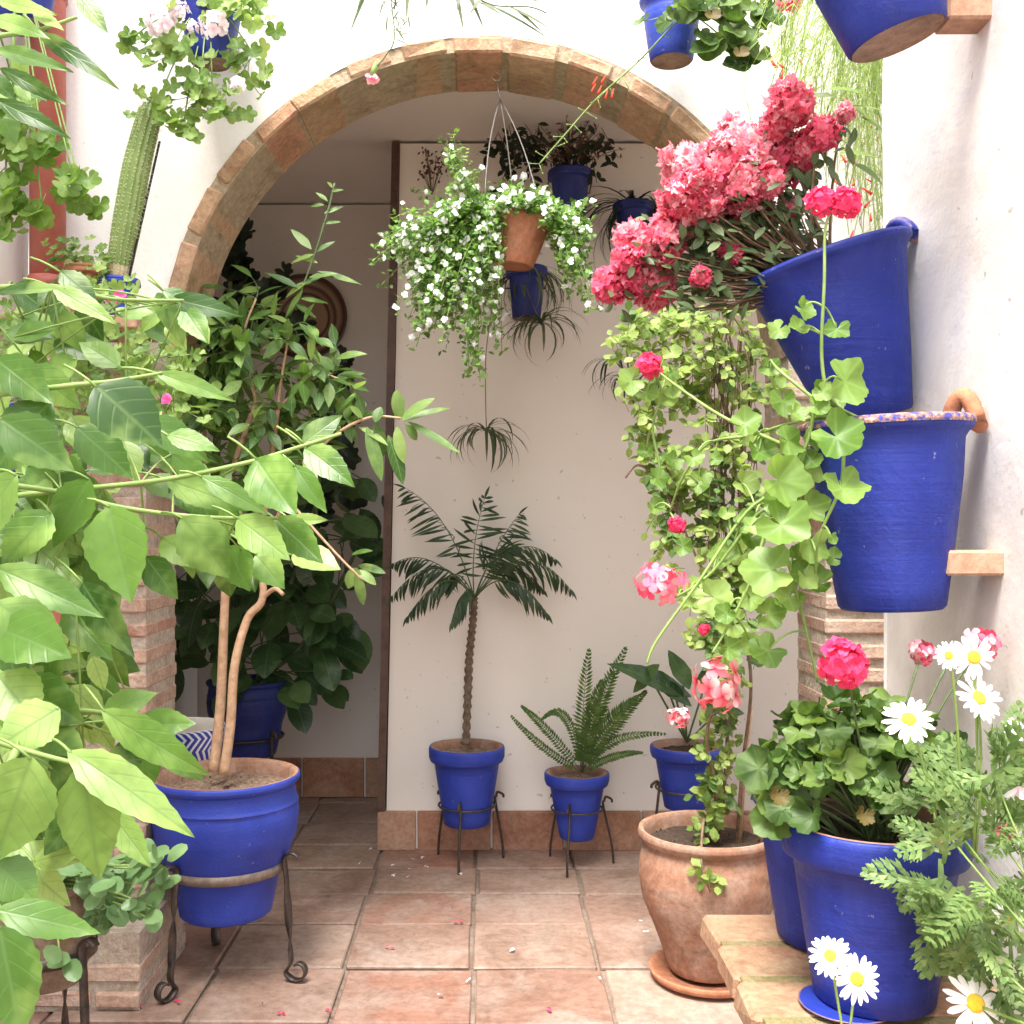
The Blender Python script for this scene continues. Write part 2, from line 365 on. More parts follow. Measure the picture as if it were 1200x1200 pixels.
    def leaf(s, base, d, n, L, W, shape='ovate', seg=5, cols=1, droop=.4, fold=.2, serr=0, wave=0, twist=0):
        d = d.normalized(); n = (n-d*n.dot(d))
        n = n.normalized() if n.length > 1e-6 else d.orthogonal().normalized()
        sd = d.cross(n)
        prof = SH[shape]
        rows = []; c = base.copy(); st = L/seg
        ph = uni(0, 6)
        for i in range(seg+1):
            t = i/seg
            a = droop*t
            dd = d*math.cos(a)-n*math.sin(a); nn = n*math.cos(a)+d*math.sin(a)
            if i: c = c+dd*st
            tw = twist*t
            s2 = sd*math.cos(tw)+nn*math.sin(tw)
            w = W/2*prof(t)
            row = []
            for k in range(-cols, cols+1):
                u = k/cols
                e = 1
                if serr and abs(k) == cols: e = 1+(serr if i % 2 else -serr)
                off = s2*(u*w*e)+nn*(fold*abs(u)*w - fold*.35*u*u*w + wave*L*math.sin(t*9+ph+(2 if u > 0 else 0))*abs(u))
                row.append((s.vert(c+off), (.5+.5*u*prof(t)*.98, t)))
            rows.append(row)
        for i in range(seg):
            for k in range(2*cols):
                q = (rows[i][k], rows[i][k+1], rows[i+1][k+1], rows[i+1][k])
                s.face([x[0] for x in q], [x[1] for x in q])
        return c
    def lobed(s, c, n, up, rad, lobes=5, depth=.3, teeth=0, tdepth=.05, cup=.25, k=35, wavy=.08, notch=.35, ptd=1.0):
        """palmate leaf lying around its petiole point c; up = direction of the middle lobe"""
        n = n.normalized(); up = (up-n*up.dot(n)); up = up.normalized() if up.length > 1e-6 else n.orthogonal().normalized()
        sd = up.cross(n); ph = uni(0, 6)
        cc = s.vert(c); r1 = []; r2 = []; r3 = []
        for i in range(k+1):
            th = -PI*.93+2*PI*.93*i/k
            x = abs(math.cos(lobes*(th/(2*PI*.93))*PI))
            if ptd < 1: x = .35*x + .65*abs(1-2*abs(((lobes*th/(2*PI*.93)) % 1)))
            rr = rad*(1-depth*(1-x**ptd))*(1-notch*(abs(th)/PI)**3)
            if teeth: rr *= 1+tdepth*math.cos(teeth*th)
            for fr, lst in ((.35, r1), (.7, r2), (1.0, r3)):
                q = c+(up*math.cos(th)+sd*math.sin(th))*rr*fr
                z = cup*rad*fr*fr + wavy*rad*math.sin(3*th+ph)*fr*fr + (x-.5)*rad*.10*fr
                lst.append((s.vert(q+n*z), (i/k, fr)))
        for i in range(k):
            s.face((cc, r1[i][0], r1[i+1][0]), [(r1[i][1][0], 0), r1[i][1], r1[i+1][1]])
            for a, b in ((r1, r2), (r2, r3)):
                s.face((a[i][0], b[i][0], b[i+1][0], a[i+1][0]), [a[i][1], b[i][1], b[i+1][1], a[i+1][1]])
    def build(s, name, mats, parent=None, origin=None, smooth=True, link=True):
        """verts are world coordinates; origin = world origin of the object"""
        o0 = V(origin) if origin is not None else (V(parent['_o']) if parent is not None else V((0, 0, 0)))
        me = bpy.data.meshes.new(name)
        me.from_pydata([(a-o0.x, b-o0.y, c-o0.z) for a, b, c in s.v], [], s.f)
        if not isinstance(mats, (list, tuple)): mats = [mats]
        for m in mats: me.materials.append(m)
        me.polygons.foreach_set('material_index', s.mi)
        me.polygons.foreach_set('use_smooth', [smooth]*len(s.f))
        uvl = me.uv_layers.new(name='UVMap')
        flat = [c for f in s.uv for p in f for c in p]
        uvl.data.foreach_set('uv', flat)
        me.update()
        o = bpy.data.objects.new(name, me)
        if parent is not None:
            o.parent = parent; o.location = o0-V(parent['_o'])
        else: o.location = o0
        o['_o'] = tuple(o0)
        COL.objects.link(o)
        return o
def lerp_prof(pts):
    def f(t):
        for i in range(len(pts)-1):
            if t <= pts[i+1][0]:
                a, b = pts[i], pts[i+1]
                k = (t-a[0])/(b[0]-a[0]+1e-9)
                k = k*k*(3-2*k)*.4+k*.6
                return a[1]+(b[1]-a[1])*k
        return pts[-1][1]
    return f
SH = {
 'ovate': lerp_prof([(0,.05),(.08,.45),(.2,.85),(.35,1),(.5,.95),(.65,.76),(.8,.46),(.9,.22),(1,.0)]),
 'lance': lerp_prof([(0,.08),(.15,.6),(.35,1),(.6,.85),(.85,.4),(1,.0)]),
 'ellip': lerp_prof([(0,.08),(.15,.62),(.35,.96),(.55,1),(.75,.82),(.9,.48),(1,.05)]),
 'strap': lerp_prof([(0,.7),(.3,1),(.7,.8),(1,.05)]),
 'petal': lerp_prof([(0,.22),(.3,.6),(.6,1),(.85,.95),(1,.45)]),
 'daisy': lerp_prof([(0,.45),(.4,.9),(.75,1),(.93,.8),(1,.3)]),
 'round': lerp_prof([(0,.15),(.2,.8),(.45,1),(.75,.9),(1,.35)]),
}
def thing(name, loc, label, cat, group=None):
    o = bpy.data.objects.new(name, None); COL.objects.link(o); o.location = loc
    o.empty_display_size = .1
    o['_o'] = tuple(loc); o['label'] = label; o['category'] = cat
    if group: o['group'] = group
    return o
def tag(o, label=None, cat=None, group=None, kind=None):
    if label: o['label'] = label
    if cat: o['category'] = cat
    if group: o['group'] = group
    if kind: o['kind'] = kind
    return o
def place(name, me, parent, world_m, label=None):
    """a copy of shared mesh data as a part"""
    o = bpy.data.objects.new(name, me); COL.objects.link(o); o.parent = parent
    po = V(parent['_o'])
    o.matrix_local = Matrix.Translation(-po) @ world_m
    o['_o'] = tuple(world_m.to_translation())
    if label: o['label'] = label
    return o
def orient(pos, z, roll=0, sc=1.0):
    z = z.normalized(); x = z.orthogonal().normalized(); y = z.cross(x)
    m = Matrix((x, y, z)).transposed().to_4x4()
    return Matrix.Translation(pos) @ m @ Matrix.Rotation(roll, 4, 'Z') @ Matrix.Scale(sc, 4)

# ------------------------------------------------------------------ SETTING
# ground + floor tiles
g = MB(); g.box((0, 0, -.06), (120, 120, .1)); tag(g.build('ground', M['grout'], smooth=False), kind='structure')
g = MB()
ys = [-2.6, -2.25, -1.9, -1.55, -1.2, -.85, -.5, -.15, .2, .55, .9, 1.22, 1.53, 1.84, 2.15, 2.46, 2.78, 3.125, 3.47, 3.76, 4.03, 4.33, 4.66, 5.0, 5.3]
for r_, (y0, y1) in enumerate(zip(ys[:-1], ys[1:])):
    offx = -.43 + (.0 if y0 > 3.0 else .05 - .02*((r_*7) % 5)) + uni(-.008, .008)
    k0 = int((-1.8-offx)/.375)-1
    for k in range(k0, k0+13):
        x0 = offx+k*.375; x1 = x0+.375
        if x0 > 2.4: break
        gp = .010+uni(0, .006)
        tz = uni(-.0035, .0035)
        mm = Matrix.Translation(((x0+x1)/2, (y0+y1)/2, -.006+tz)) @ Matrix.Rotation(uni(-.006, .006), 4, 'X') @ Matrix.Rotation(uni(-.006, .006), 4, 'Y') @ Matrix.Rotation(uni(-.008, .008), 4, 'Z')
        g.box((0, 0, 0), (x1-x0-gp, y1-y0-gp, .014), mm, jit=.008, bev=.004)
tag(g.build('floor', M['tile'], smooth=False), kind='structure')

# brick arch + plaster wall
AX, AZ, AR, YF, YB = -.024, 1.775, .852, 3.0, 3.26
TOPZ = 4.6
arc = thing('arcade_wall', (AX, YF, 0), 'white plastered patio wall pierced by a round brick arch on brick pillars', 'wall')
g = MB()
RO = AR+.044
def rough(x, z): return .006*math.sin(x*3.1+z*2.2)+.004*math.sin(x*7.3-z*5.1+1)
xs0, xs1 = -1.3, 2.6
def wallgrid(g, y, flip):
    n = 48; prev = None
    for i in range(n+1):
        a = PI-PI*i/n
        ax = AX+RO*math.cos(a); az = AZ+RO*math.sin(a)
        colv = []
        for k in range(9):
            z = az+(TOPZ-az)*k/8
            colv.append(g.vert((ax, y+(rough(ax, z) if not flip else 0), z)))
        if prev:
            for k in range(8):
                q = (prev[k], colv[k], colv[k+1], prev[k+1]); g.face(q if not flip else q[::-1])
        prev = colv
    for xa, xb, zb in ((xs0, AX-RO, 1.5), (AX+RO, 1.38, 1.52), (1.38, xs1, 0)):
        m = 8
        idx = [[g.vert((xa+(xb-xa)*i/m, y+(rough(xa+(xb-xa)*i/m, zb+(TOPZ-zb)*k/12) if not flip else 0), zb+(TOPZ-zb)*k/12)) for i in range(m+1)] for k in range(13)]
        for k in range(12):
            for i in range(m):
                q = (idx[k][i], idx[k][i+1], idx[k+1][i+1], idx[k+1][i]); g.face(q if not flip else q[::-1])
wallgrid(g, YF, False)
# back skin as thin slab pieces
wallgrid(g, YB-.002, True)
g.build('plaster', M['wall'], arc)
# the arch: flat bricks lining the curve
g = MB()
nb = 17
for i in range(nb):
    a0 = PI*i/nb; a1 = PI*(i+1)/nb
    gp = .010/AR+uni(0, .007)
    am = (a0+a1)/2; half = (a1-a0)/2-gp
    w = AR*math.sin(half)*2
    rj = AR+uni(-.006, .006)
    m4 = Matrix.Translation((AX, 0, AZ)) @ Matrix.Rotation(-(am-PI/2)+uni(-.02, .02), 4, 'Y')
    g.box((0, (YF+YB)/2-.006+uni(-.004, .004), rj+.021), (w, YB-YF+.014, .042+uni(-.004,.006)), m4, jit=.035, bev=.006)
for i in range(48):    # mortar bed, 4 mm recessed
    a0 = PI*i/48; a1 = PI*(i+1)/48
    am = (a0+a1)/2
    m4 = Matrix.Translation((AX, 0, AZ)) @ Matrix.Rotation(-(am-PI/2), 4, 'Y')
g.build('arch_bricks', M['archbrick'], arc, smooth=False)
g = MB(); rows = []
for i in range(65):
    a = PI*i/64
    row = [g.vert((AX+r*math.cos(a), y, AZ+r*math.sin(a))) for r, y in ((RO+.004, YF-.004), (AR+.0025, YF-.004), (AR+.0025, YB+.003), (RO+.004, YB+.003))]
    rows.append(row)
for i in range(64):
    for k in range(3): g.face((rows[i][k], rows[i+1][k], rows[i+1][k+1], rows[i][k+1]))
g.build('mortar_bed', M['archmortar'], arc, smooth=False)

def brick_stack(g, mo, x0, x1, y0, y1, z0, z1, course=.07, joint=.026, bl=.24, seed=1):
    rr = random.Random(seed)
    mo.box(((x0+x1)/2, (y0+y1)/2, (z0+z1)/2), (x1-x0-.016, y1-y0-.016, z1-z0))
    n = int((z1-z0)/course)
    for c in range(n):
        z = z0+c*course+course/2
        off = (c % 2)*bl/2
        h = course-joint+rr.uniform(-.005, .005)
        # bricks as blocks across the whole footprint: front run and side run
        x = x0-off*.5
        while x < x1-.01:
            xa = max(x, x0); xb = min(x+bl, x1)
            if xb-xa > .03:
                jx = rr.uniform(-.004, .004); 
                g.box(((xa+xb)/2, (y0+y1)/2+jx, z+rr.uniform(-.003, .003)), (xb-xa-.012, y1-y0+rr.uniform(-.004, .006), h), None, jit=.018, bev=.006)
            x += bl
g = MB(); mo = MB()
brick_stack(g, mo, -1.3, -.955, YF-.03, YB, .2, 1.46, seed=3)
brick_stack(g, mo, -1.3, -.93, 2.84, YB+.02, .0, .21, seed=4)
brick_stack(g, mo, -1.3, -.876, YF-.015, YB, 1.46, 1.775, seed=14)
pl = g.build('pillar', M['brick'], arc, smooth=False); mo.build('mortar', M['mortar'], pl, smooth=False)
g = MB(); mo = MB()
brick_stack(g, mo, .93, 1.4, YF-.02, YB, .0, 1.5, seed=6)
brick_stack(g, mo, .828, 1.4, YF-.015, YB, 1.5, 1.775, seed=7)
pl = g.build('pillar', M['brick'], arc, smooth=False); mo.build('mortar', M['mortar'], pl, smooth=False)
# hook in the arch
hk = P(582, 90, 3.12)
g = MB()
pts = [V((hk.x, hk.y, AZ+AR))] + [hk+V((.012*math.sin(a), 0, .012*math.cos(a))) for a in [i*.5 for i in range(0, 10)]]
g.tube(pts, .002, 6); g.build('hook', M['wire'], arc)

# side walls of the patio
def grid_wall(g, o, ax, az, nx, nz, nrm, amp, seedph=0):
    idx = []
    for k in range(nz+1):
        row = []
        for i in range(nx+1):
            u, v = i/nx, k/nz
            p = o+ax*u+az*v
            s = p.y*1.7+p.x
            d = amp*(math.sin(s*3.3+p.z*2.1+seedph)+.6*math.sin(s*7.9-p.z*4.3)+.35*math.sin(s*15+p.z*11+1)+.25*math.sin(p.z*19-s*9))
            row.append(g.vert(p+nrm*d))
        idx.append(row)
    for k in range(nz):
        for i in range(nx): g.face((idx[k][i], idx[k][i+1], idx[k+1][i+1], idx[k+1][i]))
XW = .785
g = MB()
grid_wall(g, V((XW, 2.13, 0)), V((0, -4.7, 0)), V((0, 0, TOPZ)), 90, 90, V((-1, 0, 0)), .004)
grid_wall(g, V((2.6, 2.13, 0)), V((-1.815, 0, 0)), V((0, 0, TOPZ)), 20, 20, V((0, 1, 0)), .0)
tag(g.build('patio_wall', M['wall_side']), 'uneven whitewashed wall on the right with the hanging blue pots on it', 'wall')
g = MB(); grid_wall(g, V((-1.3, -2.57, 0)), V((0, 5.57, 0)), V((0, 0, TOPZ)), 20, 20, V((1, 0, 0)), .003, 2)
g.box((-1.42, .2, TOPZ/2), (.2, 5.54, TOPZ-.02))
tag(g.build('patio_wall', M['wall']), 'white wall closing the patio on the left behind the red drainpipe', 'wall')

# passage interior
CZ = 2.83
g = MB(); g.box((.3, 5.2, CZ/2), (4.6, .2, CZ))
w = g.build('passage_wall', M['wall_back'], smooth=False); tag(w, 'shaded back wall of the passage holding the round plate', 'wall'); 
g = MB()
x = -1.8
while x < 2.4:
    L_ = .30; g.box((x+L_/2, 5.088, .095), (L_-.01, .024, .185), bev=.003); x += L_
g.build('baseboard', M['skirt'], w, smooth=False)
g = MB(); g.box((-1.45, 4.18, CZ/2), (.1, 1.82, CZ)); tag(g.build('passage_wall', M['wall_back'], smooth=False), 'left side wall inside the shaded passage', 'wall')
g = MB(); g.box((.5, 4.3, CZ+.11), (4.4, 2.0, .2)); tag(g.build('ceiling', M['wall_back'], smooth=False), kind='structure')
g = MB()
YP = 4.28
xb, xt = (452-VX)/F*YP, (469-VX)/F*YP
vs = []
for (x, z) in ((xb, 0), (2.4, 0), (2.4, CZ), (xt, CZ)):
    for y in (YP, YP+.14): vs.append(g.vert((x, y, z)))
g.face((vs[0], vs[2], vs[4], vs[6])); g.face((vs[1], vs[7], vs[5], vs[3])); g.face((vs[0], vs[6], vs[7], vs[1])); g.face((vs[2], vs[3], vs[5], vs[4]))
pw = g.build('partition_wall', M['wall_in'], smooth=False); tag(pw, 'cream partition wall behind the row of small pots', 'wall')
g = MB()
x = xb-.035
for L_ in (.16, .30, .29, .31, .30, .30, .30, .30, .30):
    g.box((x+L_/2, YP-.012, .077), (L_-.008, .024, .154), jit=.004, bev=.003); x += L_
g.build('baseboard', M['skirt'], pw, smooth=False)
g = MB()
for (x, z) in ((xb-.004, .155), (xt-.004, CZ)):
    pass
vs = []
for (x, z) in ((xb-.032, .157), (xb-.002, .157), (xt-.002, CZ), (xt-.032, CZ)):
    for y in (YP-.02, YP+.1): vs.append(g.vert((x, y, z)))
g.face((vs[0], vs[2], vs[4], vs[6])); g.face((vs[1], vs[7], vs[5], vs[3])); g.face((vs[0], vs[6], vs[7], vs[1])); g.face((vs[2], vs[3], vs[5], vs[4])); g.face((vs[0],vs[1],vs[3],vs[2])); g.face((vs[4],vs[5],vs[7],vs[6]))
g.build('door_jamb', M['wood'], pw, smooth=False)

# round plate
pc = P(358, 372, 5.08)
g = MB()
m4 = Matrix.Translation((pc.x, 5.095, pc.z)) @ Matrix.Rotation(PI/2, 4, 'X')
g.lathe([(.0005, .012), (.10, .012), (.115, .014), (.12, .02), (.17, .034), (.192, .044), (.20, .046), (.203, .042), (.19, .03), (.12, .003), (.001, .0)], m4, 56)
pm, nt, b, out = newmat('painted_plate')
tc = nt.nodes.new('ShaderNodeTexCoord'); 
mp = nt.nodes.new('ShaderNodeSeparateXYZ'); nt.links.new(tc.outputs['Object'], mp.inputs[0])
rad = math_(nt, 'SQRT', math_(nt, 'ADD', math_(nt, 'POWER', mp.outputs[0], 2), math_(nt, 'POWER', mp.outputs[2], 2)))
rr = ramp(nt, math_(nt, 'MULTIPLY', rad, 5), [(0, (.38,.24,.15)), (.5, (.42,.27,.17)), (.56, (.07,.03,.02)), (.62, (.40,.26,.17)), (.72, (.10,.045,.03)), (.80, (.42,.28,.19)), (.93, (.08,.035,.022))])
nt.links.new(rr.outputs[0], b.inputs['Base Color']); b.inputs['Roughness'].default_value = .3
pt = g.build('wall_plate', pm, origin=(pc.x, 5.095, pc.z)); tag(pt, 'round brown painted plate hung on the shaded back wall', 'plate')

# drainpipe
g = MB(); px = (56-VX)/F*2.93
g.tube([V((px, 2.93, z)) for z in (.0, 1.95)], .043, 20)
g.tube([V((px, 2.93, z)) for z in (1.95, 4.5)], .047, 20)
dp = g.build('drainpipe', M['pipe']); tag(dp, 'red painted vertical drainpipe in the left corner of the patio', 'drainpipe')
for z in (1.95, 2.75):
    g = MB(); g.tube([V((px, 2.93, z-.012)), V((px, 2.93, z+.03))], .052, 20); g.build('collar', M['pipe'], dp)

# brick shelf at right
g = MB(); mo = MB()
SZ = .587
yy = 1.967
i = 0
while yy > .5:
    wd = .142
    g.box((.385+.2+uni(-.005,.005), yy-wd/2, SZ-.022+uni(-.003, .001)), (.40, wd-.013+uni(-.003,.004), .044), Matrix.Identity(4), jit=.02, bev=.007)
    yy -= wd
mo.box((.59, 1.23, SZ-.0235), (.389, 1.46, .040))
mo.box((.70, 1.2, .28), (.15, 1.3, .56))
sh = g.build('brick_shelf', M['slab'], smooth=False); tag(sh, 'shelf of tan bricks projecting from the right wall under the blue pots', 'shelf')
mo.build('mortar', M['moss'], sh, smooth=False)

# ------------------------------------------------------------------ POTS
def potprof(R1, R0, h, rim=.0, style='flower', t=.012):
    """outer profile bottom->top then inside down. returns (profile, soil_z, soil_r)"""
    if style == 'flower':      # straight taper with a thick band rim
        rh = h*.2; rb = R0+(R1-.012-R0)*(1-.2)
        p = [(R0*.93, 0), (R0, .004), (R0+(rb-R0)*.5, (h-rh)*.5), (rb, h-rh-.002), (rb+.004, h-rh), (rb+.014, h-rh+.004), (R1-.001, h-rh+.02), (R1, h-.008), (R1-.003, h-.001), (R1-.008, h)]
    elif style == 'plain':
        p = [(R0*.94, 0), (R0, .005), (R0+(R1-R0)*.3, h*.33), (R0+(R1-R0)*.62, h*.7), (R1-.014, h-.03), (R1-.009, h-.022), (R1, h-.014), (R1+.002, h-.006), (R1-.004, h)]
    elif style == 'belly':     # big glazed pot: narrow foot, shoulder, rolled lip
        p = [(R0*.95, 0), (R0, .006), (R0*1.06, h*.12), (R0*1.16, h*.28), (R1*.86, h*.42), (R1*.97, h*.58), (R1*1.0, h*.72), (R1*.985, h*.80), (R1*.995, h*.805), (R1*.975, h*.825), (R1*.95, h*.90), (R1*.955, h*.93), (R1*1.0, h*.945), (R1*1.02, h*.965), (R1*1.015, h*.99), (R1*.99, h)]
    elif style == 'jar':       # big terracotta bowl
        p = [(R0*.96, 0), (R0, .008), (R0*1.12, h*.12), (R0*1.38, h*.32), (R1*.93, h*.5), (R1*.985, h*.66), (R1*.97, h*.78), (R1*.93, h*.86), (R1*.90, h*.89), (R1*.905, h*.905), (R1*.93, h*.91), (R1*.97, h*.93), (R1*1.0, h*.955), (R1*1.0, h*.98), (R1*.985, h)]
    top_r, top_z = p[-1]
    p += [(top_r-t*.9, h-.001), (top_r-t*1.4, h-.01), (top_r-t*1.6-.004, h*.85)]
    return p, h*.9, top_r-t*1.5
def dense(p, k=3):
    out = []
    for i in range(len(p)-1):
        for j in range(k):
            t = j/k; out.append((p[i][0]+(p[i+1][0]-p[i][0])*t, p[i][1]+(p[i+1][1]-p[i][1])*t))
    out.append(p[-1]); return out
def make_pot(root, base, R1, R0, h, style, mat, soil='soil', tilt=None, name='pot', basemat=None, seg=48):
    m4 = Matrix.Translation(base)
    if tilt: m4 = m4 @ tilt
    prof, sz, sr = potprof(R1, R0, h, style=style)
    g = MB(); g.lathe(dense(prof[:-3]), m4, seg, wob=.004); g.cur = 2; g.lathe(dense(prof[-4:]), m4, seg, wob=.004)
    g.cur = 1; g.lathe([(R0*.93, 0), (R0*.9, .004), (.012, .004), (.0005, .004)], m4, seg)
    o = g.build(name, [M[mat], M[basemat or 'potbase'], M['blue_dark' if mat == 'blue_dark' else 'terra' if style != 'plain' else mat]], root)
    s = MB()
    rings = 7; ph = uni(0, 6)
    rows = []
    for k in range(rings+1):
        r = sr*k/rings+.0005
        rows.append([s.vert(m4 @ V((r*math.cos(2*PI*i/28), r*math.sin(2*PI*i/28), sz+uni(-.004, .005)-(.004 if k == rings else 0)))) for i in range(28)])
    for k in range(rings):
        for i in range(28): s.face((rows[k][i], rows[k][(i+1) % 28], rows[k+1][(i+1) % 28], rows[k+1][i]))
    for _ in range(70):
        a = uni(0, 2*PI); r = sr*math.sqrt(uni(0, .95)); rad_ = uni(.0012, .0042)
        s.ball(m4 @ V((r*math.cos(a), r*math.sin(a), sz+.003)), rad_, 5, 3)
    s.build('soil', M[soil], o, origin=o['_o'])
    return m4 @ V((0, 0, sz)), m4

def frond(g, stem, pts, n, LL, W, up, droop=.6, ang=1.0, shape='lance', tipk=.45, seg=4, basek=.5, start=.12, r0=.003, jitter=.1, grav=.15):
    """pinnate frond along a curve; g leaflets, stem rachis"""
    k = len(pts)-1
    stem.tube(pts, [r0*(1-.75*i/k) for i in range(k+1)], 5)
    for i in range(n):
        t = start+(1-start)*i/(n-1)
        f = t*k; a = min(int(f), k-1); p = pts[a].lerp(pts[a+1], f-a)
        d = (pts[a+1]-pts[a]).normalized()
        n_ = up-d*up.dot(d); n_ = n_.normalized() if n_.length > .05 else V((0, -1, 0))
        sd = d.cross(n_)
        env = math.sin(PI*min(1, (t-start)/(1-start)*.72+.22))**.7
        for sg in (-1, 1):
            an = ang*(1-.55*t)+uni(-jitter, jitter)
            dd = d*math.cos(an)+sd*sg*math.sin(an)+V((0, 0, -grav*uni(.7,1.3)))
            nn = n_+sd*sg*.25
            g.leaf(p, dd, nn, LL*env*uni(.88, 1.08), W, shape, seg, 1, droop*uni(.6, 1.3), .18)
    d = (pts[-1]-pts[-2]).normalized()
    g.leaf(pts[-1]-d*.003, d, up, LL*tipk, W, shape, seg, 1, droop*.5, .15)

def tri_stand(name, cx, cy, zr, rr, zfoot_r, rod, label, hook=.04, phase=-1.75, mat='iron', n=3, hz=.03, group='iron tripod pot stands'):
    t = thing(name, (cx, cy, 0), label, 'plant stand', group)
    g = MB(); g.tube([V((cx+rr*math.cos(a), cy+rr*math.sin(a), zr)) for a in [2*PI*i/36 for i in range(37)]], rod, 6, cap=False)
    g.build('ring', M[mat], t)
    for k in range(n):
        a = phase+2*PI*k/n
        dr = V((math.cos(a), math.sin(a), 0)); c = V((cx, cy, 0))
        g = MB()
        pts = [c+dr*zfoot_r+V((0, 0, .004)), c+dr*(zfoot_r*.86+rr*.14)+V((0, 0, zr*.35)), c+dr*(rr+rod*2)+V((0, 0, zr)), c+dr*(rr+rod*2+.004)+V((0, 0, zr+hz*.8)), c+dr*(rr+hook*.45)+V((0, 0, zr+hz*1.25)), c+dr*(rr+hook)+V((0, 0, zr+hz*.9)), c+dr*(rr+hook*1.05)+V((0, 0, zr+hz*.5))]
        g.tube(catmull(pts, 5), rod*1.15, 6); g.build('leg', M[mat], t)
    return t

# --- big bright blue pot with the tan-barked shrub
PX, PYY = -.764, 3.08
root = thing('potted_shrub', (PX, PYY, .183), 'leafy shrub on bare tan stems in a wide bright blue pot in an iron stand', 'potted plant')
top, _ = make_pot(root, V((PX, PYY, .183)), .208, .13, .40, 'belly', 'blue_bright', 'drysoil')
g = MB()
Ys = PYY
def T(lst, Y=Ys): return [P(x, y, Y+(z if z else 0)) for x, y, z in lst]
stems = [([(250,905,0),(258,830,.02),(262,740,.01),(264,680,0),(262,620,-.03),(270,560,0),(300,470,.02)], .016, .008),
         ([(262,908,-.03),(270,850,-.02),(275,780,-.02),(290,725,0),(308,700,0),(305,640,.03),(315,560,.02),(325,480,0)], .015, .008),
         ([(308,700,0),(322,690,-.02),(332,697,-.03)], .008, .006),
         ([(265,686,0),(278,680,-.02)], .007, .006),
         ([(262,640,0),(245,580,.03),(240,500,.05),(250,420,.05)], .008, .004),
         ([(305,640,.03),(340,580,0),(380,520,-.03),(430,490,-.05),(470,490,-.05)], .007, .003),
         ([(300,470,.02),(285,400,0),(300,350,0)], .006, .003),
         ([(325,480,0),(332,430,-.02),(340,385,-.02)], .005, .003),
         ([(325,480,0),(370,440,0),(410,450,0)], .005, .003),
         ([(315,560,.02),(350,600,-.06),(395,650,-.1),(425,680,-.1)], .005, .003)]
shrub_pts = []
for ls, ra, rb in stems:
    pts = catmull(T(ls), 5); k = len(pts)-1
    g.tube(pts, [ra+(rb-ra)*i/k for i in range(k+1)], 8)
    shrub_pts.append(pts)
g.build('stems', M['bark_tan'], root)
g = MB(); tw = MB()
def twig_leaves(g, tw, p0, p1, n, L_, W_, shape='lance', spread=.9, seg=5, cols=1, tr=.0018, droop=.4, up=V((0, -.5, .8)), serr=0, fold=.22, sag=0, wave=0, minT=.15):
    mid = p0.lerp(p1, .5)+V((uni(-.02, .02), uni(-.02, .02), uni(0, .03)))
    pts = bez(p0, mid, p1, 6)
    tw.tube(pts, [tr*1.4-tr*.8*i/6 for i in range(7)], 5)
    for i in range(n):
        t = minT+(1-minT)*i/max(n-1, 1)
        a = min(int(t*6), 5); p = pts[a].lerp(pts[a+1], t*6-a)
        d = (pts[a+1]-pts[a]).normalized()
        sd = d.cross(V((0, 0, 1)) if abs(d.z) < .9 else V((0, 1, 0))).normalized()
        q = Matrix.Rotation(i*2.4+uni(-.4, .4), 3, d) @ sd
        dd = d*(1-spread*.6)+q*spread+V((0, 0, -sag))
        if i == n-1: dd = d+rvec(.1)
        g.leaf(p, dd, up+rvec(.25), L_*uni(.7, 1.15), W_*uni(.85, 1.1), shape, seg, cols, droop*uni(.3, 1.5), fold, serr, wave)
crown = [(310,440,95,75,.16,75),(250,430,40,50,.1,20),(375,455,45,28,.1,18),(270,500,55,50,.12,30),(350,500,50,40,.1,18),(285,350,35,35,.08,10),(240,380,30,30,.08,10),(420,480,25,25,.05,6),(290,560,60,30,.1,12)]
for cx, cy, rx, ry, dy, n in crown:
    for _ in range(int(n*.78)):
        a = uni(0, 2*PI); r = math.sqrt(uni(0, 1))
        e = P(cx+rx*r*math.cos(a), cy+ry*r*math.sin(a), Ys+uni(-dy, dy))
        br = R.choice(shrub_pts); s0 = min((p for b_ in shrub_pts for p in b_[4:]), key=lambda p: (p-e).length)
        dirn = (e-s0); 
        p0 = e-dirn.normalized()*min(dirn.length, uni(.08, .16))
        if dirn.length > .1: p0 = p0.lerp(s0, .35)
        twig_leaves(g, tw, p0, e, R.randint(3, 5), .085, .033)
# shoot to the top and side sprays
for ls in ([(338,395,-.02),(334,375,-.02),(345,360,-.04),(368,300,-.05),(385,245,-.05),(392,215,-.05)],):
    pts = catmull(T(ls), 4)
    tw.tube(pts, .0030, 6)
for bx, by, tx, ty, w in ((365,292,340,266,.028),(368,298,338,305,.02),(372,318,425,330,.026),(362,325,395,318,.024),(355,340,332,372,.024),(378,262,400,258,.018),(380,240,362,240,.018),(388,225,402,220,.014),(390,220,384,212,.012),(345,355,372,372,.024),(350,335,378,322,.022),(372,308,345,296,.022),(380,250,402,240,.018),(384,236,370,222,.016),(360,330,330,345,.024),(352,350,385,352,.022),(368,296,392,280,.02),(350,338,310,312,.026)):
    b_ = P(bx, by, Ys-.05); e = P(tx, ty, Ys-.05+uni(-.02, .02)); g.leaf(b_, e-b_, V((uni(-.2,.2), -.8, .6)), (e-b_).length, w, 'lance', 6, 1, uni(.1, .4), .2)
